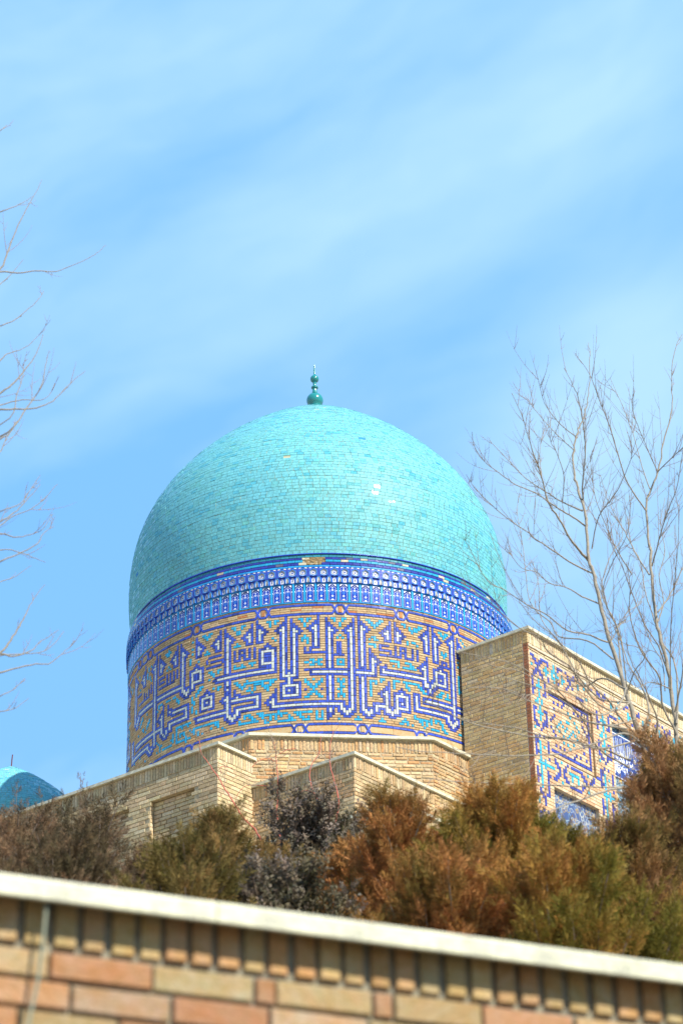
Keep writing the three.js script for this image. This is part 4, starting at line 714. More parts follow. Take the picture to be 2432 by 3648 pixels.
// ---- portal block with mosaic front
const portal = holder('portal', tomb, 'tall brick portal with a mosaic front');
{
  const a1 = 5.90, a0 = 4.22, b0 = -0.667, b1 = 8.2, S = 0.0725, top = 21.71;
  const at0 = (u) => b0 + u;                             // metres along the mosaic front from its near corner
  const fr = { X: V3(1 / R2, 0, -1 / R2), Y: V3(0, 1, 0), Z: V3(1 / R2, 0, 1 / R2) };
  const point = (u, h, out = 0) => { const [x, z] = ab(a1 + out, at0(u)); return V3(x, hh(h), z); };
  const pan = { u0: 0.635, u1: 2.245, h0: 19.16, h1: 20.62 }, low = { u0: 0.66, u1: 2.25, h0: 15.2, h1: 18.5 }, arch = { u0: 2.98, u1: 7.0, h0: 14.5, h1: 20.66 };
  // core behind, then the front layer left open over the three recesses
  const core = [abBox(a0, a1 - 0.17, b0 + 0.012, b1, 0, hh(top))];
  const layer = (u0, u1, h0, h1) => core.push(abBox(a1 - 0.17, a1 - 0.012, at0(Math.max(u0, 0.012)), at0(u1), hh(h0), hh(h1)));
  layer(0, 8.8, 20.66, top); layer(0, 0.635, BASE - EYE, 20.66); layer(0.635, 2.25, 20.62, 20.66); layer(0.635, 2.25, 18.5, 19.16); layer(0.635, 2.25, BASE - EYE, 15.2); layer(2.25, 2.98, BASE - EYE, 20.66); layer(7.0, 8.8, BASE - EYE, 20.66);
  meshOf('wall_core', mergeGeometries(core), M.paleMortar, portal);
  meshOf('coping', abBox(a0 - 0.05, a1 + 0.07, b0 - 0.05, b1, hh(top + 0.003), hh(top + 0.062)), M.coping, portal, 'cream sheet coping on the portal');
  // side face in plain brick with a red brick edge
  const side = [[0.60, 0.44, 0.21], [0.56, 0.40, 0.19], [0.63, 0.47, 0.24], [0.60, 0.39, 0.17]];
  brickFace(portal, tomb, ab(a0, b0), ab(a1 - 0.135, b0), hh(top - 0.005), YB, { palette: side, rough: 0.003, joint: 0.018, gaps: 0.05, wander: 0.0015, pitch: 0.084, length: 0.285 });
  for (let y = hh(top - 0.03), i = 0; y > YB; y -= 0.062, i++) {
    const [x, z] = ab(a1 - 0.064, b0), f = tilt({ O: V3(x, y - 0.03, z), X: V3(1 / R2, 0, 1 / R2), Y: V3(0, 1, 0), Z: V3(-1 / R2, 0, 1 / R2) }, 0.01);
    piece('brick', portal, tomb, M.clay, f.O, f.X, f.Y, f.Z, 0.117, 0.052, 0.03, 0.003, i < 4 ? vary(pick(side), 0.1) : vary(i % 5 < 2 ? [0.40, 0.14, 0.07] : [0.34, 0.15, 0.08], 0.18));
  }
  // cream soldier course and ledge above the mosaic
  const cream = [[0.66, 0.53, 0.33], [0.62, 0.49, 0.29], [0.70, 0.58, 0.38]], peach = [[0.68, 0.52, 0.36], [0.70, 0.56, 0.40], [0.67, 0.48, 0.33], [0.71, 0.60, 0.45], [0.65, 0.43, 0.28]];
  const pOf = (u) => ab(a1, at0(u));
  brickFace(portal, tomb, pOf(0), pOf(8.6), hh(top - 0.005), hh(21.40), { palette: cream, soldier: 0.27 });
  meshOf('ledge', abBox(a1 - 0.03, a1 + 0.022, at0(0.01), at0(8.6), hh(21.355), hh(21.375)), M.paleMortar, portal);
  brickFace(portal, tomb, pOf(0), pOf(8.6), hh(21.35), hh(21.245), { palette: cream, soldier: 0, pitch: 0.0525, joint: 0.009 });
  const FRONT_CHART = {
    blue: [
      0, 0, 2, 1, 0, 7, 1, 6, 0, 16, 1, 5, 0, 25, 1, 6, 0, 34, 1, 5, 1, 1, 2, 1, 1, 5, 2, 1, 1, 6, 1, 1, 1, 10, 1, 1, 1, 16, 1, 1, 1, 20, 1, 1, 1, 21, 2, 1, 1, 25, 1, 2,
      1, 29, 1, 1, 1, 36, 1, 1, 1, 40, 1, 2, 2, 2, 3, 1, 2, 4, 3, 1, 2, 24, 1, 1, 2, 41, 1, 2, 3, 3, 1, 1, 3, 22, 1, 1, 3, 42, 1, 2, 4, 1, 2, 1, 4, 5, 1, 1, 4, 20, 1, 2,
      4, 24, 1, 1, 4, 41, 1, 1, 5, 0, 4, 1, 5, 5, 1, 2, 5, 11, 1, 1, 5, 16, 1, 1, 5, 19, 1, 2, 5, 34, 1, 8, 6, 7, 1, 5, 6, 16, 1, 5, 6, 25, 1, 4, 6, 30, 1, 1, 6, 35, 1, 1,
      8, 1, 1, 1, 8, 5, 1, 2, 8, 35, 2, 1, 9, 29, 1, 1, 9, 30, 2, 1, 9, 34, 1, 1, 10, 31, 1, 1, 10, 33, 1, 2, 11, 31, 1, 3, 13, 0, 3, 1, 13, 1, 1, 1, 13, 5, 1, 1,
      13, 31, 1, 3, 14, 30, 1, 2, 14, 33, 1, 2, 15, 29, 1, 1, 15, 34, 1, 1, 16, 35, 6, 1, 17, 0, 1, 1, 17, 5, 1, 1, 17, 29, 6, 1, 18, 1, 1, 2, 18, 4, 1, 1, 19, 2, 1, 2,
      20, 1, 1, 1, 20, 4, 1, 1, 21, 0, 1, 2, 22, 6, 4, 1, 22, 30, 2, 1, 22, 33, 2, 1, 22, 34, 1, 1, 23, 31, 2, 1, 24, 32, 1, 1, 26, 31, 2, 1, 27, 30, 2, 1, 28, 29, 1, 1,
      29, 28, 3, 1, 30, 1, 1, 1, 32, 14, 1, 5, 32, 25, 1, 5, 33, 0, 1, 1, 33, 1, 2, 1, 33, 15, 1, 1, 33, 19, 1, 1, 33, 24, 1, 1, 34, 2, 3, 1, 34, 20, 1, 1, 34, 21, 2, 1,
      34, 23, 1, 1, 35, 22, 1, 1, 36, 1, 1, 1, 37, 0, 1, 2,
    ],
    turquoise: [
      0, 3, 1, 1, 0, 22, 1, 1, 0, 43, 1, 1, 1, 14, 2, 1, 1, 32, 1, 1, 2, 9, 1, 1, 2, 13, 1, 1, 2, 17, 1, 1, 2, 26, 1, 14, 3, 7, 1, 6, 3, 15, 1, 5, 3, 32, 6, 1, 4, 9, 1, 1,
      4, 13, 1, 2, 4, 17, 1, 1, 4, 27, 1, 1, 4, 31, 1, 1, 4, 33, 1, 1, 6, 3, 1, 1, 7, 2, 1, 3, 8, 3, 1, 1, 10, 2, 1, 3, 11, 0, 1, 3, 11, 4, 1, 2, 12, 2, 1, 1, 12, 3, 2, 1,
      12, 29, 1, 1, 12, 35, 1, 1, 15, 2, 1, 3, 16, 3, 1, 1, 16, 31, 5, 1, 17, 32, 1, 2, 20, 32, 1, 2, 23, 2, 1, 2, 25, 29, 1, 1, 25, 34, 1, 1, 26, 2, 1, 1, 27, 0, 1, 1,
      27, 5, 1, 1, 32, 22, 1, 1, 33, 11, 1, 1, 35, 11, 1, 5,
    ],
  
  };
  const front = chartOf(FRONT_CHART), FRONT = { get: (r, c) => front.get(r * 1000 + c) ?? '.' };
  const repeat = 17;
  const cellAt = (c, r) => {
    if (r < 0 || c < 0) return '.';
    if (r <= 6) { if (c >= 39) c = 14 + (c - 14) % repeat; return FRONT.get(r, c); }
    if (c <= 6) return FRONT.get(r < 44 ? r : 7 + (r - 7) % 22, c);
    if (c >= 32 && c <= 38) return FRONT.get(r < 44 ? r : 7 + (r - 7) % 22, c - 32);
    return r < 36 ? FRONT.get(r, c) : '.';
  };
  const insidePanel = (u, h) => u > pan.u0 && u < pan.u1 && h > pan.h0 && h < pan.h1;
  const open = (u, h) => insidePanel(u, h) || (u > low.u0 && u < low.u1 && h < low.h1 && h > low.h0) || (u > arch.u0 && u < arch.u1 && h < arch.h1 && h > arch.h0);
  const done = new Set(), NC = 118, NR = 100;
  const put = (c, r, w, h, k, back = 0, list) => {
    for (let i = 0; i < w; i++) for (let j = 0; j < h; j++) done.add((r + j) * 1000 + c + i);
    const gz = k !== '.', O = point(0.06 + (c + w / 2) * S, 21.245 - (r + h / 2) * S, -back + (gz ? rr(0.001, 0.004) : rr(-0.002, 0.002)));
    const f = tilt({ O, X: fr.X.clone(), Y: fr.Y.clone(), Z: fr.Z.clone() }, 0.012);
    piece(gz ? 'glazed_brick' : 'brick', portal, tomb, gz ? M.glaze : M.clay, f.O, f.X, f.Y, f.Z, w * S - (gz ? 0.016 : 0.009), h * S - (gz ? 0.013 : 0.009), 0.025, 0.003, gz ? (k === 'o' ? vary([0.065, 0.08, 0.42], 0.2) : vary([0.05, 0.45, 0.68], 0.12)) : vary(pick(peach), 0.12));
  };
  for (let r = 0; r < NR; r++) for (let c = 0; c < NC; c++) {
    if (done.has(r * 1000 + c)) continue;
    const clear = (cc, rw) => !open(0.06 + (cc + 0.5) * S, 21.245 - (rw + 0.5) * S);
    if (!clear(c, r)) continue;
    const k = cellAt(c, r); let w = 1, h = 1; const free = (cc, rw) => !done.has(rw * 1000 + cc) && clear(cc, rw) && cellAt(cc, rw) === k;
    while (w < 5 && free(c + w, r)) w++; while (h < 4 && free(c, r + h)) h++;
    if (k === '.') put(c, r, Math.min(w, pick([2, 3, 3, 4])), 1, k); else if (h >= w) put(c, r, 1, Math.min(h, 3), k); else put(c, r, Math.min(w, 3), 1, k);
  }
  // narrow closers along the near edge
  for (let h = 21.2; h > 14; h -= S) { const O = point(0.03, h, 0.001); piece('brick', portal, tomb, M.clay, O, fr.X, fr.Y, fr.Z, 0.052, S - 0.008, 0.025, 0.003, vary(pick(peach), 0.1)); }
  // recessed panel: blue frame, dots of blue and turquoise on peach
  const D = 0.05;
  {
    const P = new Map(); for (const [c, r] of [[11, 11], [13, 11], [16, 10], [15, 11], [11, 13], [11, 15], [10, 16], [9, 17], [9, 19], [10, 20], [11, 21], [21, 11], [23, 11], [25, 10], [25, 12], [25, 14], [26, 15], [27, 16], [13, 24], [15, 24], [21, 24], [23, 24], [20, 25], [25, 22], [25, 20], [11, 24], [26, 24]]) P.set(r * 100 + c, 'o');
    for (const [c, r] of [[18, 12], [19, 13], [14, 16], [13, 17], [12, 18], [15, 17], [18, 15], [17, 17], [16, 18], [13, 19], [15, 20], [20, 17], [18, 19], [21, 14], [22, 15], [23, 16], [17, 15], [22, 19], [15, 22], [17, 22], [20, 21], [18, 23], [17, 20], [19, 18], [21, 18]]) P.set(r * 100 + c, '+');
    const pd = new Set();
    for (let r = 9; r <= 27; r++) for (let c = 8; c <= 29; c++) {
      if (pd.has(r * 100 + c)) continue;
      const frame = (r === 9 || r === 26) && c >= 8 && c <= 28 || (c === 8 || c === 28) && r >= 9 && r <= 26;
      const kOf = (cc, rw) => ((rw === 9 || rw === 26) && cc >= 8 && cc <= 28) || ((cc === 8 || cc === 28) && rw >= 9 && rw <= 26) ? 'o' : P.get(rw * 100 + cc) ?? '.';
      const k = kOf(c, r); let w = 1, h = 1;
      if (frame) { if (r === 9 || r === 26) while (w < 3 && c + w <= 28) w++; else while (h < 3 && r + h < 26) h++; }
      else if (k === '.') { const m = pick([2, 3, 3]); while (w < m && c + w <= 29 && kOf(c + w, r) === '.' && !pd.has(r * 100 + c + w)) w++; }
      for (let i = 0; i < w; i++) for (let j = 0; j < h; j++) pd.add((r + j) * 100 + c + i);
      put(c, r, w, h, k, D);
    }
    const rev = [abBox(a1 - 0.075, a1 - 0.004, at0(pan.u1), at0(pan.u1 + 0.012), hh(pan.h0), hh(pan.h1)), abBox(a1 - 0.075, a1 - 0.004, at0(pan.u0), at0(pan.u1), hh(pan.h1), hh(pan.h1 + 0.012))];
    meshOf('panel_reveal', mergeGeometries(rev), new THREE.MeshStandardMaterial({ color: lin(0.52, 0.36, 0.2), roughness: 1, map: grainMap }), portal, 'brown brick reveal round the recessed panel');
  }
  // painted faience in the two lower recesses
  function faience(draw, w, h, W, H) { const cv = document.createElement('canvas'); cv.width = W; cv.height = H; draw(cv.getContext('2d'), W, H); const t = new THREE.CanvasTexture(cv); t.colorSpace = THREE.SRGBColorSpace; return new THREE.MeshPhysicalMaterial({ map: t, roughness: 0.28, bumpMap: glazeBump, bumpScale: 0.0008 }); }
  const dr = mulberry(77), R = (a, b) => a + (b - a) * dr();
  const scroll = (c, W, H, n, cols, lw, L) => { for (let i = 0; i < n; i++) { let x = R(0, W), y = R(0, H), t = R(0, TAU), k = R(-0.4, 0.4); c.strokeStyle = cols[Math.floor(dr() * cols.length)]; c.lineWidth = R(lw * 0.6, lw * 1.3); c.beginPath(); c.moveTo(x, y); for (let s = 0; s < 14; s++) { t += k; k *= 1.06; x += Math.cos(t) * L; y += Math.sin(t) * L; c.lineTo(x, y); } c.stroke(); } };
  const arabesque = faience((c, W, H) => { c.fillStyle = '#3f4f7c'; c.fillRect(0, 0, W, H); scroll(c, W, H, 900, ['#a9aca8', '#8e9cab', '#9c8250', '#6f8d9e', '#b3ab97', '#5b6f9b', '#8a7a52'], 5, 7); }, 0, 0, 512, 1024);
  const face = (u0, u1, h0, h1, mat, name, label, back) => { const g = new THREE.PlaneGeometry(u1 - u0, h1 - h0, 1, 1), m = meshOf(name, new THREE.BoxGeometry(u1 - u0, h1 - h0, 0.02), mat, portal, label); m.position.copy(point((u0 + u1) / 2, (h0 + h1) / 2, -back - 0.01)); m.rotation.y = Math.PI / 4; };
  face(low.u0, low.u1, low.h0, low.h1, arabesque, 'arabesque_panel', 'faience panel of white and gold scrolls on dark blue', 0.10);
  // inscription: white letters below, a row of tall yellow letters above, on dark blue, with a small turquoise line on top
  const script = faience((c, W, H) => {
    c.fillStyle = '#2c3c80'; c.fillRect(0, 0, W, H); scroll(c, W, H, 220, ['#5f7fc4', '#3f62b0', '#8fa6cf', '#c9a94e'], 4, 7);
    c.fillStyle = '#16324f'; c.fillRect(0, 0, W, H * 0.11); scroll(c, W, H * 0.11, 60, ['#8fd9e6', '#cfe9ee'], 3, 4);
    for (let x = 14; x < W; x += R(15, 30)) { c.strokeStyle = dr() < 0.55 ? '#d8c545' : '#eef1f2'; c.lineWidth = R(4, 7); c.beginPath(); c.moveTo(x, H * R(0.14, 0.3)); c.lineTo(x + R(-4, 4), H * R(0.38, 0.52)); if (dr() < 0.5) c.quadraticCurveTo(x + 24, H * 0.56, x + 36, H * 0.46); c.stroke(); }
    c.lineCap = 'round'; for (let i = 0; i < 120; i++) { const x = R(0, W), y = H * R(0.52, 0.95), s = R(14, 46); c.strokeStyle = '#f3f5f6'; c.lineWidth = R(5, 11); c.beginPath(); c.moveTo(x, y); if (dr() < 0.4) c.lineTo(x + R(-6, 6), y - s * 1.5); else c.bezierCurveTo(x + s * 0.2, y + s * 0.6, x + s, y + s * 0.6, x + s * 1.2, y - s * 0.3); c.stroke(); if (dr() < 0.5) { c.fillStyle = '#f3f5f6'; c.fillRect(x + R(-20, 20), y - R(10, 30), 8, 8); } }
    c.strokeStyle = '#e6ebee'; c.lineWidth = 8; c.strokeRect(4, H * 0.125, W - 8, H * 0.86);
  }, 0, 0, 1024, 512);
  face(arch.u0, 5.0, 19.52, arch.h1, script, 'inscription_panel', 'dark blue faience band of white and yellow letters', 0.11);
  const stars = faience((c, W, H) => {
    c.fillStyle = '#8fa3b0'; c.fillRect(0, 0, W, H); scroll(c, W, H, 260, ['#c3ccd2', '#6f93a5', '#b89a55', '#5d87a0'], 4, 6);
    const s = 96; for (let j = -1; j < H / s + 1; j++) for (let i = -1; i < W / s + 1; i++) { const x = i * s + (j % 2) * s / 2, y = j * s;
      c.fillStyle = '#3b86a6'; c.strokeStyle = '#2b5f74'; c.lineWidth = 5; c.beginPath(); for (let k = 0; k < 20; k++) { const r = k % 2 ? 26 : 58, a = k / 20 * TAU; c.lineTo(x + r * Math.cos(a), y + r * Math.sin(a)); } c.closePath(); c.stroke();
      c.fillStyle = '#d8b04a'; c.beginPath(); for (let k = 0; k < 10; k++) { const r = k % 2 ? 9 : 25, a = k / 10 * TAU; c.lineTo(x + r * Math.cos(a), y + r * Math.sin(a)); } c.closePath(); c.fill(); }
  }, 0, 0, 512, 1024);
  face(arch.u0, 5.0, arch.h0, 19.515, stars, 'star_mosaic', 'pale star mosaic below the inscription', 0.13);
  face(5.0, arch.u1, arch.h0, arch.h1, arabesque, 'arabesque_panel', undefined, 0.12);
}
tomb.updateMatrixWorld(true);
emitPieces('dome_tile', 300, 'dome_tiles');
emitPieces('glazed_brick', 300, 'glazed_bricks', (p) => p.parent === drum ? 3 : 1);
emitPieces('brick', 300, 'bricks', (p, sx, sy) => sy < -0.125 ? 0.2 : 1);
emitPieces('trim_tile', 232, 'trim_tiles');

// ------------------------------------------------------------------ the smaller dome behind the wing
{
  const c = at(41, 2729, Math.hypot(7.922, 54)), base = 11.5;
  const g = thing('small_domed_mausoleum', 'small turquoise dome with a bare iron rod behind the wing coping', 'building', [c.x, base, c.z], 0.3);
  g.updateMatrixWorld(true);
  const body = holder('drum', g); const top = c.y - base;
  meshOf('drum_wall', new THREE.CylinderGeometry(2.1, 2.1, top - 2.7, 64).translate(0, (top - 2.7) / 2, 0), M.mortar, body);
  for (let y = 2; y < top - 2.75; y += 0.06) { const n = 52, o = rnd(); for (let k = 0; k < n; k++) { const f = tilt(cylFrame((k + o) / n * TAU, y, 2.11), 0.01); piece('drum_brick', body, g, M.brick, f.O, f.X, f.Y, f.Z, TAU * 2.11 / n - 0.01, 0.05, 0.02, 0.003, vary(pick(BUFF), 0.12)); } }
  const d2 = holder('dome', g, 'small turquoise tiled dome');
  tiledDome(d2, g, 0.5, top, 'dome_tile_small', 0, null, top - 2.9);
  const rod = tubeOut(); tubeArrays([V3(0, top - 0.15, 0), V3(0.01, top + 0.15, 0), V3(0.02, top + 0.29, 0)], [0.017, 0.016, 0.016], 8, rod); meshOf('rod', tubeGeo(rod), M.iron, g, 'rusty iron rod');
  emitPieces('drum_brick', 0, 'bricks');
  pools.dome_tile_b = pools.dome_tile_small; pools.dome_tile = pools.dome_tile_small; emitPieces('dome_tile', 200, 'dome_tiles');
}

// ------------------------------------------------------------------ retaining wall along the lane
{
  const L0 = -5, L1 = 7, y = (h) => h + EYE;
  const wall = thing('retaining_wall', 'near brick retaining wall with upright brick course and cream coping', 'wall', [WALL.x, 0, WALL.z], Math.atan2(WALL.nx, WALL.nz));
  wall.updateMatrixWorld(true);
  // own frame: x along the wall to the right, z towards the lane
  const face = -0.041, topB = y(2.028), solB = y(1.904);
  meshOf('wall_core', boxGeo(L0, L1, -0.1, y(2.028), -0.36, face - 0.014, 2), M.wallMortar, wall);
  const cop = new THREE.Shape(); cop.moveTo(-0.40, 0.036); cop.lineTo(0.018, 0.036); cop.lineTo(0.018, 0.001); cop.quadraticCurveTo(0.019, 0, 0.024, 0); cop.quadraticCurveTo(0.030, 0, 0.030, 0.006); cop.lineTo(0.030, 0.046); cop.quadraticCurveTo(0.029, 0.054, 0.020, 0.055); cop.lineTo(-0.40, 0.062); cop.closePath();
  for (const [a, b] of [[L0, -1.9], [-1.897, 0.205], [0.208, 2.6], [2.603, L1]]) {
    const g = new THREE.ExtrudeGeometry(cop, { depth: b - a, bevelEnabled: false, curveSegments: 5 }); g.rotateY(Math.PI / 2); g.scale(1, 1, 1);
    // extruded along z, turned so that the shape's x looks towards the lane
    const p = g.attributes.position; for (let i = 0; i < p.count; i++) { const x = p.getX(i), z = p.getZ(i); p.setXYZ(i, x + a, p.getY(i), -z); }
    g.index ? 0 : 0; const q = new THREE.BufferGeometry(); q.setAttribute('position', p.clone()); const idx = []; for (let i = 0; i < p.count; i += 3) idx.push(i, i + 2, i + 1); q.setIndex(idx); const ni = q.toNonIndexed(); ni.computeVertexNormals(); metricUv(ni, 1.3);
    ni.translate(0, y(1.9935), 0); meshOf('coping', ni, M.wallCoping, wall, 'cream painted metal coping');
  }
    const X = V3(1, 0, 0), Y = V3(0, 1, 0), Z = V3(0, 0, 1);
  const pal = [[0.40, 0.28, 0.15], [0.41, 0.305, 0.165], [0.41, 0.25, 0.135], [0.37, 0.28, 0.15], [0.43, 0.335, 0.19], [0.39, 0.215, 0.115], [0.40, 0.29, 0.185]];
  const put = (u, h, w, t, out, c, k = 0.02) => { const f = tilt({ O: V3(u, h, face + out), X: X.clone(), Y: Y.clone(), Z: Z.clone() }, k); piece('brick', wall, wall, M.clay, f.O, f.X, f.Y, f.Z, w, t, 0.03, 0.004, c); };
  for (let u = L0; u < L1; ) { const w = rr(0.049, 0.057); put(u + w / 2, (solB + topB) / 2 + rr(-0.002, 0.002), w, topB - solB - rr(0.002, 0.008), rr(-0.003, 0.004), vary(mix3(pick([[0.46, 0.33, 0.15], [0.50, 0.37, 0.18], [0.48, 0.29, 0.13]]), pick(pal), 0.25), 0.12), 0.03); u += w + rr(0.013, 0.023); }
  let h = solB - 0.011;
  for (let row = 0; h > 0.02; row++) {
    const t = 0.0655; let u = L0 - rr(0, 0.2);
    while (u < L1) { const s = rnd(), w = s < 0.16 ? rr(0.045, 0.07) : s < 0.36 ? rr(0.12, 0.135) : rr(0.24, 0.272); put(u + w / 2, h - t / 2 + rr(-0.0015, 0.0015), w, t - rr(0, 0.004), rr(-0.003, 0.003), vary(pick(pal), 0.1)); u += w + rr(0.005, 0.012); }
    h -= t + 0.0075;
  }
  emitBricksOf(wall);
  const cab = tubeOut(), on = (px, py) => { const d = sight(px, py), n = V3(WALL.nx, 0, WALL.nz), o = V3(WALL.x, 0, WALL.z).addScaledVector(n, 0.005), t = o.sub(V3(0, EYE, 0)).setY(0).dot(n) / d.dot(n); return d.multiplyScalar(t).add(camera.position); };
  const pts = [[168, 3205], [160, 3290], [150, 3390], [135, 3500], [112, 3600], [95, 3700], [85, 3900], [80, 4300], [80, 5200]].map(([a, b]) => on(a, b)); 
  tubeArrays(pts, pts.map(() => 0.0045), 8, cab);
  const cm = meshOf('hanging_cable', tubeGeo(cab), M.cable, scene); cm.userData = { label: 'thin pale cable hanging down the near brick wall', category: 'cable' };
}
function emitBricksOf(wall) { pools.brick = pools.brick.filter((p) => p.root === wall); emitPieces('brick', 300, 'bricks'); pools.brick = []; }

// ------------------------------------------------------------------ bare trees
function growTwigs(pts, out, n, len, r, up, depthJitter = 1) {
  // side shoots along a limb, bending upwards, each with a few spurs
  for (let i = 0; i < n; i++) {
    const t = rr(0.12, 0.98) * (pts.length - 1), k = Math.min(Math.floor(t), pts.length - 2), p = pts[k].clone().lerp(pts[k + 1], t - k), d = pts[k + 1].clone().sub(pts[k]).normalize();
    const bend = rr(-0.22, 0.22), side = V3(rr(-1, 1), rr(-0.5, 0.8), rr(-1, 1) * depthJitter).cross(d).normalize();
    let dir = d.clone().multiplyScalar(rr(0.8, 1.1)).addScaledVector(side, rr(0.35, 0.8)).normalize();
    const L = len * (rnd() < 0.3 ? rr(1.2, 2.4) : rr(0.25, 1.1)) * (1 - 0.45 * t / (pts.length - 1)), seg = 6, q = [p.clone()], rad = [r];
    for (let s = 1; s <= seg; s++) { dir.addScaledVector(V3(rr(-0.2, 0.2) + bend, up * rr(0.5, 1.4), rr(-0.2, 0.2)), 0.24).normalize(); q.push(q[s - 1].clone().addScaledVector(dir, L / seg)); rad.push(r * (1 - 0.72 * s / seg)); }
    tubeArrays(q, rad, 4, out);
    for (let s = 0; s < 3; s++) if (rnd() < 0.6) {
      const j = 1 + Math.floor(rnd() * 4), b = q[j], dd = q[j + 1].clone().sub(q[j]).normalize(), sd = V3(rr(-1, 1), rr(-0.2, 1), rr(-1, 1)).cross(dd).normalize();
      const e = dd.multiplyScalar(0.7).addScaledVector(sd, rr(0.5, 0.9)).normalize(), l2 = L * rr(0.12, 0.45);
      tubeArrays([b.clone(), b.clone().addScaledVector(e, l2 * 0.5), b.clone().addScaledVector(e.addScaledVector(V3(0, up, 0), 0.35).normalize(), l2)], [r * 0.6, r * 0.5, r * 0.25], 4, out);
    }
  }
}
function smoothLine(p, per = 3) { if (p.length < 3) return p; return new THREE.CatmullRomCurve3(p, false, 'centripetal').getPoints((p.length - 1) * per); }
const cropA = (X, Y) => [1632 + X / 1.96, 1180 + Y / 1.96], cropB = (X, Y) => [1632 + X / 1.96, 1900 + Y / 1.96], cropC = (X, Y) => [X / 2.1375, 400 + Y / 2.1375], cropD = (X, Y) => [X / 2.1375, 1500 + Y / 2.1375], cropE = (X, Y) => [1500 + X / 1.682, 2400 + Y / 1.682], cropF = (X, Y) => [700 + X / 3.136, 2580 + Y / 3.136];
function bareTree(name, label, base, trunkTop, limbs, mat, twigN, twigLen, twigR, up, group, dense) {
  const t = thing(name, label, 'tree', [base.x, base.y, base.z], 0, group);
  const own = (p) => p.clone().sub(base);
  const tw = tubeOut();
  if (trunkTop) { const o = tubeOut(); const pts = smoothLine(trunkTop.pts.map(own), 4); tubeArrays(pts, pts.map((_, i) => trunkTop.r0 + (trunkTop.r1 - trunkTop.r0) * i / (pts.length - 1)), 10, o); meshOf('trunk', tubeGeo(o), mat, t); }
  for (const [pts0, r0, r1, n] of limbs) {
    const pts = smoothLine(pts0.map(own), 4), o = tubeOut();
    // small kinks at the buds
    for (let i = 1; i < pts.length - 1; i++) pts[i].add(V3(rr(-1, 1), rr(-1, 1), rr(-1, 1)).multiplyScalar(r0 * 0.35));
    tubeArrays(pts, pts.map((_, i) => r0 + (r1 - r0) * Math.pow(i / (pts.length - 1), 0.8)), 6, o);
    meshOf('branch', tubeGeo(o), mat, t);
    growTwigs(pts, tw, Math.round((n ?? twigN) * (dense ?? 1)), twigLen, twigR, up);
  }
  const m = meshOf('twigs', tubeGeo(tw), M.twig, t); m.userData.kind = 'stuff';
  return t;
}
const trace = (crop, list, d0, d1) => list.map(([x, y], i) => { const [px, py] = crop(x, y); return at(px, py, d0 + (d1 - d0) * i / (list.length - 1)); });
const AB2 = (a, b) => [...a.map(([x, y]) => cropB(x, y)), ...b.map(([x, y]) => cropA(x, y))];   // lines that run over both enlargements
const idt = (x, y) => [x, y];
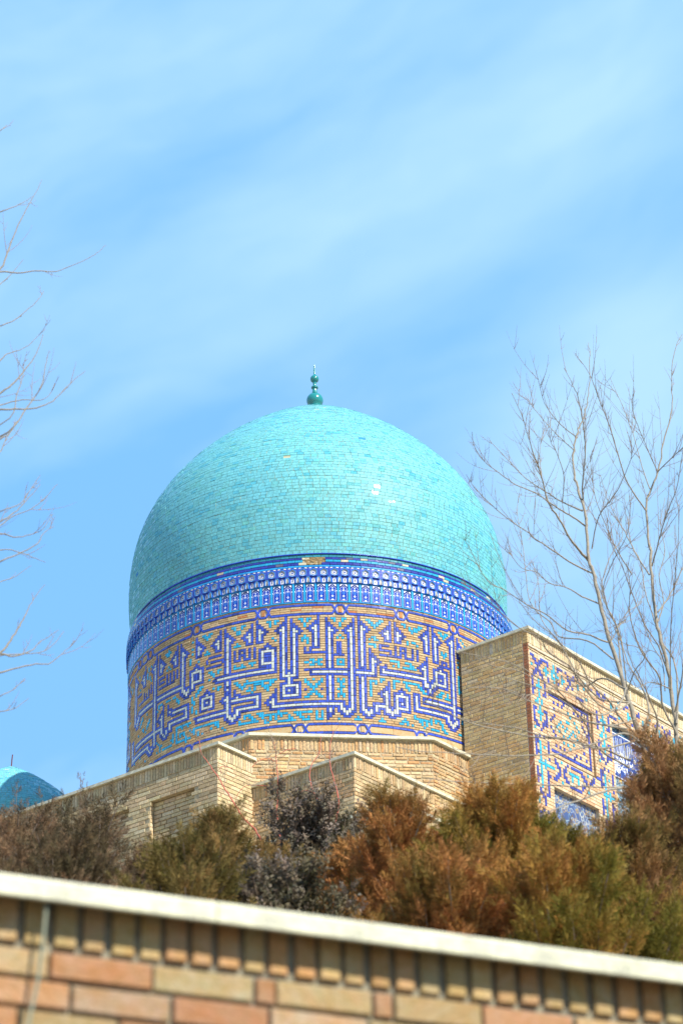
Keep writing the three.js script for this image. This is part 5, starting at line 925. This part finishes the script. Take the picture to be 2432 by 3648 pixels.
{
  const d = 23, foot = at(2330, 2960, d); foot.y = terrain(foot.x, foot.z) - 0.1;
  const l = (crop, pts, d0, d1, w0, w1, n) => { const p = trace(crop, pts, d0, d1), s = (d0 + d1) / 2 / FPX; return [p, w0 / 2 * s * 1.1, Math.max(w1 / 2 * s * 1.05, 0.0022), n]; };
  const fork = cropB(1330, 1660), start = at(...fork, d);
  const limbs = [
    l(idt, [fork, ...AB2([[1240, 1350], [1165, 1090], [1050, 730], [985, 480], [935, 260], [910, 180]], [[895, 1380], [885, 1280], [862, 1180], [820, 1060], [800, 960], [805, 830], [830, 700], [862, 640], [890, 530], [910, 400], [918, 200], [905, 80]])], 23, 24, 20, 2, 16),
    l(cropA, [[890, 1330], [868, 1150], [868, 1020], [882, 900], [880, 740], [862, 600], [830, 450], [800, 380], [735, 255]], 23.6, 22.6, 8, 2, 10),
    l(cropA, [[905, 1600], [850, 1540], [780, 1450], [700, 1310], [620, 1180], [580, 1010], [545, 910], [500, 780], [455, 620], [370, 430]], 23.4, 22.2, 11, 2, 14),
    l(cropA, [[640, 1220], [600, 1100], [570, 930], [570, 800], [590, 700]], 23, 23.5, 4, 1.6, 7),
    l(cropA, [[895, 1370], [800, 1300], [700, 1240], [620, 1185], [540, 1130], [400, 1070], [310, 1010], [180, 905], [110, 800], [95, 705]], 23.5, 21.4, 7, 1.8, 13),
    l(cropA, [[865, 1255], [720, 1190], [640, 1140], [500, 1050], [430, 990], [270, 820], [220, 770]], 23.6, 24.6, 6, 1.6, 9),
    l(cropA, [[830, 745], [700, 640], [600, 500], [550, 310]], 23.8, 23, 4, 1.5, 6), l(cropA, [[810, 835], [715, 750], [610, 640], [500, 500], [485, 435]], 23.8, 24.8, 4, 1.5, 7),
    l(cropA, [[725, 1190], [735, 1010], [690, 860], [640, 760], [625, 600]], 23.7, 23, 4, 1.5, 6),
    l(idt, AB2([[940, 280], [800, 215], [660, 120], [520, 30]], [[490, 1410], [370, 1330], [240, 1220], [110, 1090], [55, 1000]]), 23.4, 21.2, 7, 1.7, 12),
    l(cropB, [[975, 490], [860, 440], [760, 380], [640, 350], [540, 270], [440, 240], [330, 100]], 23.3, 22, 6, 1.8, 10),
    l(cropB, [[1040, 760], [880, 700], [760, 680], [600, 560], [480, 500], [330, 400], [200, 330], [90, 130], [30, 20]], 23, 20.6, 7, 1.8, 12),
    l(cropB, [[1080, 880], [900, 750], [700, 720], [640, 620], [540, 540], [490, 450], [460, 180], [430, -20], [410, -150], [420, -260]], 23, 24, 6, 1.6, 10),
    l(cropB, [[1165, 1090], [1000, 1010], [870, 1070], [780, 900], [700, 760], [580, 600], [560, 380], [520, 200]], 23, 24.4, 8, 2, 10),
    l(cropB, [[1190, 1180], [980, 1150], [760, 920], [620, 820], [560, 720], [420, 660], [180, 450], [20, 340]], 22.9, 20.6, 8, 2.2, 11),
    l(cropB, [[1100, 660], [1170, 600], [1080, 640], [1000, 500]], 23, 23.4, 4, 1.5, 4),
    l(cropB, [[1230, 1300], [1050, 1340], [860, 1290], [700, 1100], [560, 1010], [400, 920], [220, 870], [20, 830]], 22.9, 19.5, 8, 2.4, 10),
    l(cropE, [[1300, 395], [1080, 450], [900, 400], [690, 380], [480, 340], [280, 290], [100, 200], [0, 165]], 22.8, 18.5, 9, 3, 9),
    l(cropE, [[1250, 520], [1060, 440], [940, 450], [820, 480], [640, 490], [460, 490], [280, 480], [0, 465], [-150, 440]], 22.8, 18, 8, 2.6, 9),
    l(cropE, [[1400, 690], [1180, 685], [1000, 740], [870, 785], [760, 830]], 22, 17, 12, 4, 4),
    l(cropE, [[1300, 680], [1080, 680], [700, 665], [450, 655], [300, 650], [150, 640], [0, 620]], 22.6, 17.5, 7, 2.4, 8),
    l(cropE, [[1230, 330], [1000, 290], [850, 240], [640, 160], [480, 90], [280, 85]], 22.7, 18.5, 8, 2.4, 8),
    l(cropE, [[1240, 560], [1060, 450], [960, 270], [800, 130], [560, 40], [440, 10]], 22.7, 19.5, 8, 2.4, 8),
    l(cropB, [[1170, 1080], [1130, 1180], [1010, 1270], [900, 1230], [800, 1130], [640, 1080], [480, 1130], [300, 1080], [60, 1080]], 22.9, 18.8, 8, 2.4, 8),
    l(cropB, [[1200, 1180], [1090, 1240], [960, 1180], [860, 1060], [740, 1010], [600, 1050], [420, 960], [260, 930], [120, 860]], 22.9, 19.4, 7, 2.2, 8),
    l(cropB, [[1290, 1480], [1180, 1400], [1060, 1420], [900, 1480], [760, 1440], [540, 1400], [400, 1360], [200, 1330], [0, 1290]], 22.8, 18.2, 9, 2.6, 8),
    l(cropB, [[1250, 1420], [1130, 1290], [1040, 1160], [930, 1060], [830, 880], [740, 800], [650, 700], [560, 640], [420, 470]], 22.9, 21, 8, 2.2, 9),
    l(cropB, [[1150, 1040], [1120, 800], [1100, 640], [1040, 520], [1000, 420], [1010, 300], [1080, 120], [1140, 40], [1130, -120]], 23.1, 23.8, 7, 2, 8),
    l(cropB, [[1180, 1100], [1230, 960], [1300, 860], [1260, 800], [1140, 760], [1080, 640]], 23.1, 22.4, 5, 2, 5),
    l(cropB, [[1270, 1440], [1330, 1250], [1300, 1120], [1240, 1000], [1180, 900], [1130, 700], [1120, 560]], 23, 24, 10, 2.4, 8),
    l(cropB, [[1320, 1560], [1390, 1330], [1340, 1180], [1290, 1060], [1200, 880], [1170, 760]], 23, 22.4, 9, 2.4, 6),
    l(cropB, [[1060, 760], [1170, 560], [1270, 480], [1290, 300]], 23, 23.8, 4, 1.6, 4),
    l(cropB, [[1180, 1120], [1120, 700], [1040, 520], [1010, 380], [1100, 150], [1180, 0], [1210, -300]], 23, 22, 6, 1.8, 9),
  ];
  bareTree('bare_tree', 'bare young tree spreading long low branches across the portal side wall', foot, { pts: [foot, at(2345, 2860, d), start.clone()], r0: 0.045, r1: 0.032 }, limbs, M.bark, 10, 0.48, 0.0034, 0.5, 'bare trees beside the portal', 1.7);
}
{
  const d = 25, foot = at(2450, 2980, d); foot.y = terrain(foot.x, foot.z) - 0.1;
  const l = (crop, pts, d0, d1, w0, w1, n) => { const p = trace(crop, pts, d0, d1), s = (d0 + d1) / 2 / FPX; return [p, w0 / 2 * s * 1.1, Math.max(w1 / 2 * s * 1.05, 0.0022), n]; };
  const fork = cropB(1540, 1640), start = at(...fork, d);
  const limbs = [
    l(idt, [fork, ...AB2([[1500, 1200], [1460, 950], [1400, 700], [1365, 520], [1345, 300], [1340, 120]], [[1330, 1500], [1310, 1260], [1330, 1130], [1390, 980], [1430, 780], [1480, 580], [1490, 420], [1500, 150], [1560, 20]])], 25, 26, 18, 2, 15),
    l(cropA, [[1305, 1250], [1180, 1060], [1110, 850], [1060, 680], [1010, 550], [960, 420], [915, 300], [815, 155]], 25.2, 24, 6, 1.7, 10),
    l(cropA, [[1335, 1100], [1280, 950], [1230, 760], [1190, 640], [1130, 490], [1060, 330]], 25.4, 26.4, 4.5, 1.5, 8),
    l(cropA, [[1390, 985], [1330, 850], [1260, 680], [1215, 560], [1215, 440]], 25.6, 25, 4, 1.5, 7),
    l(cropA, [[1390, 980], [1470, 900], [1568, 810], [1640, 700]], 25.6, 25, 5, 2, 5),
    l(cropA, [[1350, 1640], [1400, 1450], [1450, 1280], [1520, 1100], [1560, 860], [1600, 700]], 25, 24, 6, 2, 8),
    l(cropB, [[1390, 550], [1470, 440], [1568, 230], [1640, 60]], 25, 25.6, 6, 2.4, 6),
    l(cropA, [[930, 1520], [980, 1290], [1090, 1140], [1160, 1000], [1210, 860], [1200, 790]], 25, 24, 5, 1.6, 8),
    l(cropA, [[1330, 1700], [1240, 1560], [1160, 1400], [1080, 1260], [1010, 1090], [990, 1000]], 25, 26.4, 6, 1.6, 9),
    l(cropA, [[1210, 1700], [1090, 1500], [1020, 1340], [960, 1180], [930, 1000], [915, 860]], 25, 24.6, 5, 1.6, 8),
    l(cropB, [[1480, 1100], [1480, 700], [1500, 400], [1530, 100], [1540, -200]], 25, 24, 6, 2, 8),
    l(cropB, [[1470, 1000], [1390, 780], [1300, 640], [1210, 420], [1150, 250], [1060, 60], [1040, -100]], 25, 23.6, 6, 1.8, 9),
    l(cropB, [[1440, 1100], [1420, 900], [1340, 760], [1270, 560], [1230, 380]], 25, 26, 5, 1.7, 7),
    l(cropB, [[1520, 1400], [1420, 1180], [1400, 1000], [1290, 850], [1230, 700], [1190, 520], [1200, 380], [1170, 200]], 25, 24, 9, 2.2, 8),
    l(cropB, [[1520, 1330], [1530, 1100], [1500, 880], [1420, 760], [1350, 560], [1300, 400], [1270, 200], [1200, 60], [1180, -120]], 25, 26.2, 8, 2.2, 9),
    l(cropB, [[1480, 1090], [1420, 1060], [1330, 1040], [1240, 1080], [1160, 1020]], 25, 24.4, 5, 2, 5),
    l(cropB, [[1390, 620], [1430, 480], [1400, 300], [1440, 120], [1410, -60], [1440, -250]], 25, 25.6, 5, 2, 7),
    l(cropB, [[1510, 1250], [1560, 1000], [1590, 700], [1600, 300]], 25, 24.5, 8, 3, 6),
  ];
  bareTree('bare_tree', 'slimmer bare tree rising over the far end of the portal coping', foot, { pts: [foot, at(2440, 2860, d), start.clone()], r0: 0.05, r1: 0.03 }, limbs, M.bark, 9, 0.52, 0.0036, 0.5, 'bare trees beside the portal', 1.7);
}
{
  // the tree whose branch ends reach in over the small dome; its trunk stands outside the frame
  const d = 17, foot = at(-520, 3000, d); foot.y = terrain(foot.x, foot.z) - 0.1;
  const stemAt = (py) => at(-470 + 60 * Math.sin(py * 0.002), py, d);
  const raw = [
    ['C', [[0, 1200], [60, 1070], [105, 950], [180, 780], [260, 640], [320, 515]], 6], ['C', [[0, 1215], [150, 1225], [300, 1205], [400, 1215], [520, 1180], [720, 1085], [810, 1010]], 5], ['C', [[0, 760], [150, 700], [250, 640]], 5], ['C', [[0, 1310], [90, 1230], [180, 1120]], 4],
    ['C', [[0, 1630], [100, 1590], [190, 1520], [300, 1420], [335, 1360]], 4.5], ['C', [[0, 1890], [60, 1840], [180, 1800], [350, 1650]], 5], ['C', [[0, 2140], [120, 2050], [200, 1950], [280, 1840], [330, 1690]], 7], ['C', [[60, 2440], [220, 2230], [310, 2100], [350, 1930], [365, 1850]], 5],
    ['C', [[0, 2230], [170, 2190], [350, 2180], [420, 2060]], 5], ['C', [[0, 2265], [150, 2260], [320, 2240], [430, 2180], [540, 2060], [650, 1970]], 6], ['C', [[75, 2330], [130, 2150], [180, 2000], [175, 1910]], 4], ['C', [[0, 145], [55, 95]], 5],
    ['D', [[0, 140], [75, 90], [130, 0]], 6], ['D', [[0, 240], [40, 150], [110, 40]], 5], ['D', [[0, 770], [110, 700], [200, 610], [310, 480]], 6], ['D', [[0, 690], [160, 625], [230, 530], [310, 410]], 4], ['D', [[0, 800], [110, 720], [240, 670], [350, 580], [440, 480]], 4],
    ['D', [[0, 855], [110, 885], [230, 865], [320, 830], [400, 710]], 4.5], ['D', [[0, 1070], [120, 1020], [290, 930], [330, 860], [415, 800]], 5.5], ['D', [[0, 980], [160, 1000], [270, 1045], [350, 1075]], 4], ['D', [[0, 1225], [100, 1195], [240, 1100]], 4],
    ['D', [[0, 1770], [80, 1670], [150, 1560], [200, 1470], [240, 1380], [345, 1245]], 7], ['D', [[0, 1775], [100, 1790], [240, 1750], [290, 1700], [450, 1590]], 6], ['D', [[0, 1790], [150, 1775], [330, 1755], [420, 1690], [490, 1600]], 3.5], ['D', [[0, 1920], [110, 1885], [280, 1850], [370, 1850], [480, 1770], [575, 1670]], 6],
    ['D', [[0, 2095], [100, 2045], [190, 1960]], 4], ['D', [[0, 2215], [110, 2190], [220, 2110]], 4],
  ];
  const limbs = raw.map(([k, pts, w], i) => {
    const crop = k === 'C' ? cropC : cropD, px = pts.map(([x, y]) => crop(x, y)), y0 = px[0][1], dd = d + rr(-1.2, 1.2);
    const p = [stemAt(y0 + rr(260, 420)), at(-230, y0 + rr(90, 140), d + (dd - d) * 0.5), ...px.map(([x, y], j) => at(x, y, dd + j * 0.03))];
    return [p, w / 2 * d / FPX * 1.9, 0.0020, 3];
  });
  const stem = []; for (let y = 2950; y > 250; y -= 300) stem.push(stemAt(y));
  bareTree('bare_tree', 'bare tree whose thin branch tips reach into open sky over the small dome', foot, { pts: [foot, ...stem], r0: 0.11, r1: 0.02 }, limbs, M.bark, 4, 0.26, 0.0030, 0.5);
}
// ------------------------------------------------------------------ red-stemmed briar against the corner
{
  const d = 37, foot = at(1000, 3330, d); foot.y = terrain(foot.x, foot.z) - 0.05;
  const stems = [
    [[[20, 130], [30, 190], [60, 330], [160, 470], [250, 610], [330, 740], [420, 880], [500, 1020], [640, 1160], [720, 1290], [800, 1500], [860, 1800]], 9], [[[860, 200], [880, 280], [890, 400], [910, 600], [905, 800], [895, 1000], [930, 1220], [930, 1500], [920, 1800]], 7],
    [[[1390, 130], [1370, 320], [1280, 470], [1265, 600], [1310, 760], [1380, 900], [1430, 1040], [1490, 1090], [1400, 1400], [1150, 1800]], 8], [[[1530, 60], [1485, 300], [1490, 440], [1520, 580], [1568, 740], [1590, 900], [1500, 1300], [1250, 1800]], 7],
    [[[280, 560], [270, 480], [400, 490]], 2.5], [[[430, 830], [530, 700], [650, 680], [780, 690]], 3], [[[880, 420], [800, 380], [680, 420], [620, 480]], 2.5], [[[900, 350], [1000, 290], [1110, 270]], 2.5], [[[1310, 760], [1200, 740], [1110, 790]], 2.5],
  ].map(([pts, w], i) => { const p = pts.slice().reverse().map(([x, y], j) => { const [a, b] = cropF(x, y); return at(a, b, d + i * 0.06); }); if (i < 4) p[0].y = terrain(p[0].x, p[0].z) - 0.05; return [p, w / 2 * d / FPX * 1.2, 0.0035, i < 4 ? 22 : 5]; });
  const t = bareTree('red_briar', 'leafless briar with long red stems against the brick corner', foot, null, stems, M.redStem, 12, 0.5, 0.0042, 0.25);
  t.userData.category = 'shrub';
}

// ------------------------------------------------------------------ conifers and shrubs on the slope
function sprigGeo(kind) {
  const P = [], N = [], I = [];
  const blade = (b, d, w, nrm) => { const s = P.length / 3, t = b.clone().addScaledVector(d, 0.5), sd = V3().crossVectors(d, nrm).normalize().multiplyScalar(w); for (const q of [b, t.clone().add(sd), b.clone().add(d), t.clone().sub(sd)]) P.push(q.x, q.y, q.z); for (let i = 0; i < 4; i++) N.push(nrm.x, nrm.y, nrm.z); I.push(s, s + 1, s + 2, s, s + 2, s + 3); };
  const r = mulberry(kind * 91 + 5), q = (a, b) => a + (b - a) * r();
  if (kind < 3) for (let i = 0; i < 26; i++) { // scale-leaved spray
    const t = i / 26, a = q(0, TAU), e = 0.36 * (1 - t * 0.6); const d = V3(Math.cos(a) * e, q(0.14, 0.34), Math.sin(a) * e);
    blade(V3(0, t * 0.85, 0), d, q(0.017, 0.029), V3(-Math.sin(a), 0.25, Math.cos(a)).normalize());
  } else for (let i = 0; i < 12; i++) { const t = i / 12, a = q(0, TAU), d = V3(Math.cos(a) * 0.3, q(0.05, 0.25), Math.sin(a) * 0.3); blade(V3(0, t * 0.9, 0), d, q(0.06, 0.09), V3(-d.x * 0.6, 1, -d.z * 0.6).normalize()); }
  blade(V3(0, 0, 0), V3(0, 1, 0), 0.018, V3(0, 0, 1)); blade(V3(0, 0, 0), V3(0, 1, 0), 0.018, V3(1, 0, 0));
  const g = new THREE.BufferGeometry(); g.setAttribute('position', new THREE.Float32BufferAttribute(P, 3)); g.setAttribute('normal', new THREE.Float32BufferAttribute(N, 3)); g.setIndex(I); return g;
}
const sprigs = [0, 1, 2, 3, 4].map(sprigGeo);
function conifer(name, label, px, topPx, halfPx, d, pal, o = {}) {
  const { nb = 84, kind = 0, group, spread = 1, size = 0.125, shape = 0.5 } = o;
  const tip = at(px, topPx + 55, d), foot = tip.clone(); foot.y = terrain(tip.x, tip.z) - 0.05;
  const H = tip.y - foot.y, Rm = halfPx * d / FPX * spread * 1.3;
  const t = thing(name, label, o.category ?? 'tree', [foot.x, foot.y, foot.z], 0, group);
  const wood = tubeOut(), stem = tubeOut(), put = [];
  tubeArrays([V3(0, 0, 0), V3(rr(-0.05, 0.05), H * 0.35, 0), V3(rr(-0.06, 0.06), H * 0.7, 0.02), V3(0, H, 0)], [0.045, 0.035, 0.02, 0.005], 8, stem);
  let tone = 0; const addSprig = (p, dir, s) => { const n = fbm((p.x + foot.x) * 1.3, (p.y + foot.y) * 1.3, (p.z + foot.z) * 1.3, 3) + tone; put.push([p.clone(), dir.clone().normalize(), s, n]); };
  for (let i = 0; i < nb; i++) {
    const f = Math.pow((i + rnd()) / nb, 0.85), h0 = H * (0.10 + 0.84 * f), a = i * 2.399 + rr(-0.5, 0.5), reach = Rm * Math.pow(1 - f, shape) * (rnd() < 0.25 ? rr(0.95, 1.35) : rr(0.45, 1.0)) + 0.10;
    tone = rr(-0.22, 0.22); let p = V3(0, h0, 0), dir = V3(Math.cos(a), rr(0.55, 1.3), Math.sin(a)).normalize(); const pts = [p.clone()], L = reach * 1.25, seg = 7;
    for (let s = 0; s < seg; s++) { dir.add(V3(rr(-0.14, 0.14), rr(0.02, 0.24), rr(-0.14, 0.14))).normalize(); p = p.clone().addScaledVector(dir, L / seg); pts.push(p); }
    tubeArrays(pts, pts.map((_, k) => 0.011 * (1 - 0.8 * k / seg) + 0.001), 4, wood);
    const n = Math.round(L / 0.0072 * (o.dense ?? 1));
    for (let k = 0; k < n; k++) { const tt = Math.pow(rnd(), 0.6) * seg, j = Math.min(Math.floor(tt), seg - 1), q = pts[j].clone().lerp(pts[j + 1], tt - j), dd = pts[j + 1].clone().sub(pts[j]).normalize(), w = V3(rr(-1, 1), rr(-0.5, 0.9), rr(-1, 1)).normalize(); q.addScaledVector(w, rr(0, 0.11)); addSprig(q, dd.addScaledVector(w, rr(0.5, 1.1)), size * rr(0.55, 1.25)); }
  }
  for (let k = 0; k < 60; k++) addSprig(V3(rr(-0.03, 0.03), H * rr(0.86, 1.0), rr(-0.03, 0.03)), V3(rr(-0.5, 0.5), 1, rr(-0.5, 0.5)), size * rr(0.6, 1.0));
  for (const [dx, dh] of o.tips ?? []) { const ex = dx * d / FPX, ey = H + dh * d / FPX; for (let k = 0; k < 34; k++) { const s = k / 34; addSprig(V3(ex * (0.55 + 0.45 * s) + rr(-0.03, 0.03), H * 0.86 + (ey - H * 0.86) * s, rr(-0.05, 0.05)), V3(rr(-0.6, 0.6), 1, rr(-0.6, 0.6)), size * rr(0.5, 0.9) * (1.15 - 0.5 * s)); } tubeArrays([V3(ex * 0.3, H * 0.6, 0), V3(ex * 0.8, H * 0.86, 0), V3(ex, ey, 0)], [0.012, 0.007, 0.002], 5, wood); }
  meshOf('trunk', tubeGeo(stem), o.bark ?? M.darkBark, t); const wm = meshOf('branches', tubeGeo(wood), o.bark ?? M.darkBark, t); wm.userData.kind = 'stuff';
  const m4 = new THREE.Matrix4(), qn = new THREE.Quaternion(), up = V3(0, 1, 0), sc = V3(), col = new THREE.Color();
  const kinds = kind === 0 ? [0, 1, 2] : [3, 4];
  kinds.forEach((kk, ki) => {
    const mine = put.filter((_, i) => i % kinds.length === ki), im = new THREE.InstancedMesh(sprigs[kk], M.leaf, mine.length);
    mine.forEach(([p, dir, s, n], i) => { qn.setFromUnitVectors(up, dir); const tw = new THREE.Quaternion().setFromAxisAngle(up, rnd() * TAU); m4.compose(p, qn.multiply(tw), sc.setScalar(s)); im.setMatrixAt(i, m4);
      const w = clamp(0.5 + n * 1.6 + rr(-0.28, 0.28)), c = w < 0.5 ? mix3(pal[0], pal[1], w * 2) : mix3(pal[1], pal[2], w * 2 - 1), v = vary(c, 0.22); im.setColorAt(i, col.setRGB(...v)); });
    im.name = 'foliage'; im.userData.kind = 'stuff'; im.castShadow = im.receiveShadow = true; t.add(im);
  });
  return t;
}
const OLIVE = [[0.125, 0.105, 0.03], [0.19, 0.13, 0.042], [0.25, 0.145, 0.055]], ORANGE = [[0.18, 0.125, 0.032], [0.33, 0.165, 0.048], [0.42, 0.185, 0.065]], BROWN = [[0.105, 0.080, 0.043], [0.18, 0.117, 0.066], [0.235, 0.147, 0.088]], GREEN = [[0.15, 0.135, 0.022], [0.26, 0.17, 0.036], [0.40, 0.19, 0.052]], SLATE = [[0.105, 0.092, 0.05], [0.155, 0.128, 0.088], [0.23, 0.18, 0.148]], ROSE = [[0.18, 0.13, 0.04], [0.29, 0.17, 0.066], [0.39, 0.215, 0.10]];
const G1 = 'bronzed junipers on the slope';
conifer('juniper', 'dark brown juniper with spiky tips under the small dome', 60, 2880, 340, 21, BROWN, { group: G1, tips: [[-5, 165], [40, 90], [110, 60]], nb: 60, dense: 0.42 });
conifer('juniper', 'dark brown juniper with one tall sprig poking above the wing coping', 320, 2860, 330, 22, BROWN, { group: G1, tips: [[-40, 185], [-15, 140], [60, 20]], nb: 60, dense: 0.42 });
conifer('juniper', 'low dark juniper between the tall-sprigged one and the olive one', 540, 2990, 230, 22.5, BROWN, { group: G1 });
conifer('juniper', 'olive brown juniper in front of the blind niche', 780, 2860, 230, 19.5, OLIVE, { group: G1, dense: 0.75, tips: [[-30, 30], [60, 10], [-110, -50]] });
conifer('privet', 'grey violet shrub below the red briar', 1120, 2870, 310, 23.5, SLATE, { category: 'shrub', kind: 1, size: 0.11, tips: [[60, 35], [-60, 15], [120, 30], [-130, -40], [-190, -60], [180, 0]], nb: 110, shape: 0.32, dense: 0.8 });
conifer('privet', 'short grey violet shrub with arching shoots behind the wall coping', 1020, 3080, 300, 17, SLATE, { category: 'shrub', kind: 1, size: 0.10, nb: 50 });
conifer('juniper', 'rust orange juniper with a pale trunk showing through', 1410, 2800, 260, 18.5, ORANGE, { group: G1, bark: M.bark, dense: 0.75, tips: [[60, 30], [30, 0], [-70, -40]] });
conifer('juniper', 'broad green and bronze juniper in front of the portal foot', 1760, 2800, 330, 18, GREEN, { group: G1, nb: 84, tips: [[-20, 40], [110, 10], [150, -20], [-120, -20], [220, -70]], shape: 0.42 });
conifer('juniper', 'small bronze juniper squeezed behind the broad green one', 1990, 2900, 240, 20, GREEN, { group: G1, tips: [[-70, 20], [20, 10]] });
conifer('juniper', 'tall rosy brown juniper below the bare tree stems', 2430, 2620, 400, 19.5, ROSE, { group: G1, nb: 96, tips: [[-60, 20], [40, 60], [-150, -60], [-200, -110]], shape: 0.48 });
conifer('juniper', 'rosy brown juniper leaning against the tall one', 2240, 2890, 290, 18.5, ROSE, { group: G1, tips: [[-60, 10], [50, 20]] });
conifer('juniper', 'low orange juniper just behind the wall coping', 1600, 3060, 330, 16, ORANGE, { group: G1 });
conifer('juniper', 'low bronze green juniper just behind the wall coping', 2030, 3050, 360, 15.5, GREEN, { group: G1 });
conifer('juniper', 'low brown juniper just behind the wall coping', 250, 3000, 340, 17, BROWN, { group: G1, dense: 0.5 });
conifer('juniper', 'low olive juniper just behind the wall coping', 670, 3020, 280, 16.5, OLIVE, { group: G1, dense: 0.6 });
conifer('juniper', 'thin olive juniper between the olive one and the grey violet shrub', 950, 2990, 220, 21, OLIVE, { group: G1, dense: 0.6 });
conifer('juniper', 'thin rust juniper between the violet shrub and the pale-trunked one', 1270, 2960, 220, 20.5, ORANGE, { group: G1, dense: 0.6 });
conifer('juniper', 'bronze juniper beside the pale-trunked one with gaps showing brick', 1570, 2930, 260, 20.5, GREEN, { group: G1, dense: 0.6 });

renderer.render(scene, camera);
